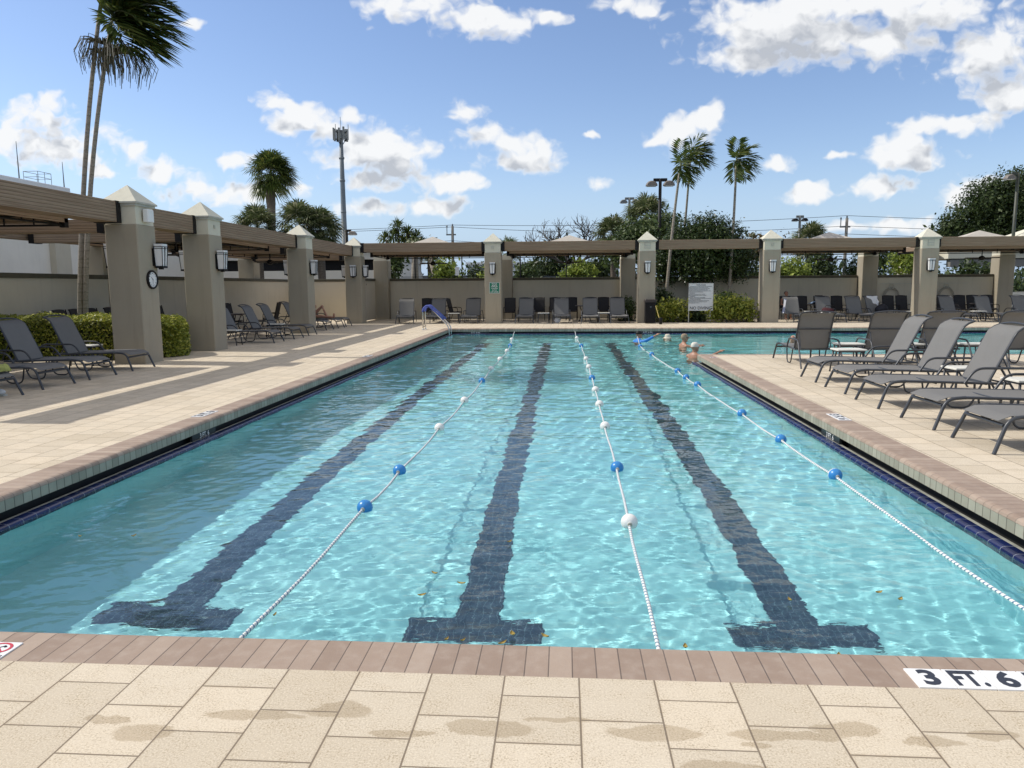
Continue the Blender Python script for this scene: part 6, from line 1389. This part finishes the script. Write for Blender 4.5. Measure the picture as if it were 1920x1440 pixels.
swimmer('person with only a beige bucket hat and chin above the water', (3.62, 26.6, WZ), -.9, [((-.3, .22, -.16), (-.3, .42, -.2)), ((.3, .22, -.16), (.3, .42, -.18))], M_SKIN2, 0, -.3, .20, None, ('bucket', M_HATB), floor=depth(26.5))
swimmer('bare shouldered man in a tan cap and sunglasses reaching to the right', (3.52, 22.6, WZ), -1.25, [((-.22, .30, -.02), (-.10, .56, .02)), ((.30, .24, .0), (.22, .52, .04))], M_SKIN, .05, -.1, -.07, None, ('cap', M_CAPB), True, floor=depth(22.6))
swimmer('man in a pale cap at the corner of the lounger deck, seen from behind', (3.26, 19.15, WZ), -.85, [((-.20, .32, .0), (.02, .60, .03)), ((.36, .20, .04), (.46, .46, .16))], M_SKIN, .05, -.25, -.07, None, ('cap', M_CAPG), floor=depth(19.2))
swimmer('white haired bather half hidden by the leftmost lounger facing the far pool', (7.32, 24.4, WZ), 2.2, [((-.3, .15, -.2), (-.25, .35, -.22)), ((.3, .15, -.2), (.25, .35, -.22))], M_SKIN, 0, .2, .10, None, ('hair', M_WHAIR), floor=depth(24.4))
# sunbather on the lounger (lounger axis runs to -x from its foot)
t = thing('person', 'sunbather lying on a lounger with one knee raised, by the third left pillar', 'person', (-8.98, 29.6, 0))
mb = MB(); P = lambda a, y, z: V(-a, y, z)
mb.ell(P(1.28, 0, .46), (.17, .165, .11), 14, 9); mb.ell(P(1.42, 0, .62), (.12, .15, .18), 14, 9); mb.ell(P(1.52, 0, .83), (.105, .18, .15), 14, 9); limb(mb, [P(1.55, 0, .92), P(1.56, 0, 1.0)], [.06, .055]); RH = Matrix.Rotation(-PI / 2, 3, 'Z') @ Matrix.Rotation(-.25, 3, 'X'); head(mb, P(1.55, 0, 1.13), RH)
limb(mb, [P(1.25, .10, .46), P(.82, .14, .86), P(.62, .14, .42)], [.085, .062, .042]); mb.ell(P(.53, .14, .405), (.12, .045, .04), 10, 6)
limb(mb, [P(1.25, -.10, .46), P(.78, -.11, .47), P(.32, -.12, .43)], [.085, .06, .042]); mb.ell(P(.26, -.12, .50), (.045, .045, .11), 10, 6)
for sy in (-1, 1): limb(mb, [P(1.50, sy * .20, .90), P(1.30, sy * .25, .68), P(1.12, sy * .07, .80)], [.055, .042, .03]); hand(mb, P(1.12, sy * .07, .80), V(.5, -sy * .2, .6), V(0, sy, 0), .6)
body('body', mb, M_SKIN, t)
mb = MB(); mb.ell(P(1.27, 0, .46), (.185, .18, .125), 14, 9); body('swim_shorts', mb, M_NAVY, t); mb = MB(); mb.ell(P(1.575, 0, 1.165), (.105, .088, .095), 12, 8); mb.build('hair', M_DHAIR, t, True)
cloth('towel', 'green and white towel under the sunbather', 'towel', M_GRN, [[(-8.98 - .95 - .1 * i, 29.35 + .1 * j, .40 + .02 * math.sin(i * 2 + j)) for j in range(6)] for i in range(5)], .02, 21, .012)
# seated person behind the lounger by the planter pillar
t = thing('person', 'dark haired person sitting in a chair behind a lounger', 'person', (10.36, 35.8, 0)); mb = MB()
mb.ell((0, .10, .56), (.17, .13, .14), 14, 9); mb.ell((0, .14, .76), (.16, .11, .2), 14, 9); mb.ell((0, .15, .92), (.18, .10, .11), 14, 9); limb(mb, [V(0, .15, .98), V(0, .14, 1.06)], [.06, .055]); head(mb, V(0, .12, 1.18), rotz(PI + .3))
for sx in (-1, 1):
    limb(mb, [V(sx * .09, .08, .54), V(sx * .11, -.34, .52), V(sx * .11, -.30, .1)], [.085, .062, .042]); mb.ell((sx * .11, -.38, .05), (.045, .12, .04), 10, 6)
    limb(mb, [V(sx * .19, .14, .93), V(sx * .24, -.02, .70), V(sx * .12, -.22, .66)], [.055, .042, .03]); hand(mb, V(sx * .12, -.22, .66), V(-sx * .2, -1, -.1))
body('body', mb, M_SKIN2, t); mb = MB(); mb.ell((0, .155, 1.215), (.092, .100, .098), 14, 9); mb.build('hair', M_DHAIR, t, True)
mb = MB(); mb.ell((0, .14, .76), (.172, .122, .21), 14, 9); mb.ell((0, .15, .90), (.195, .11, .125), 14, 9); mb.ell((0, .10, .57), (.18, .14, .14), 14, 9); body('shirt', mb, M_NAVY, t)
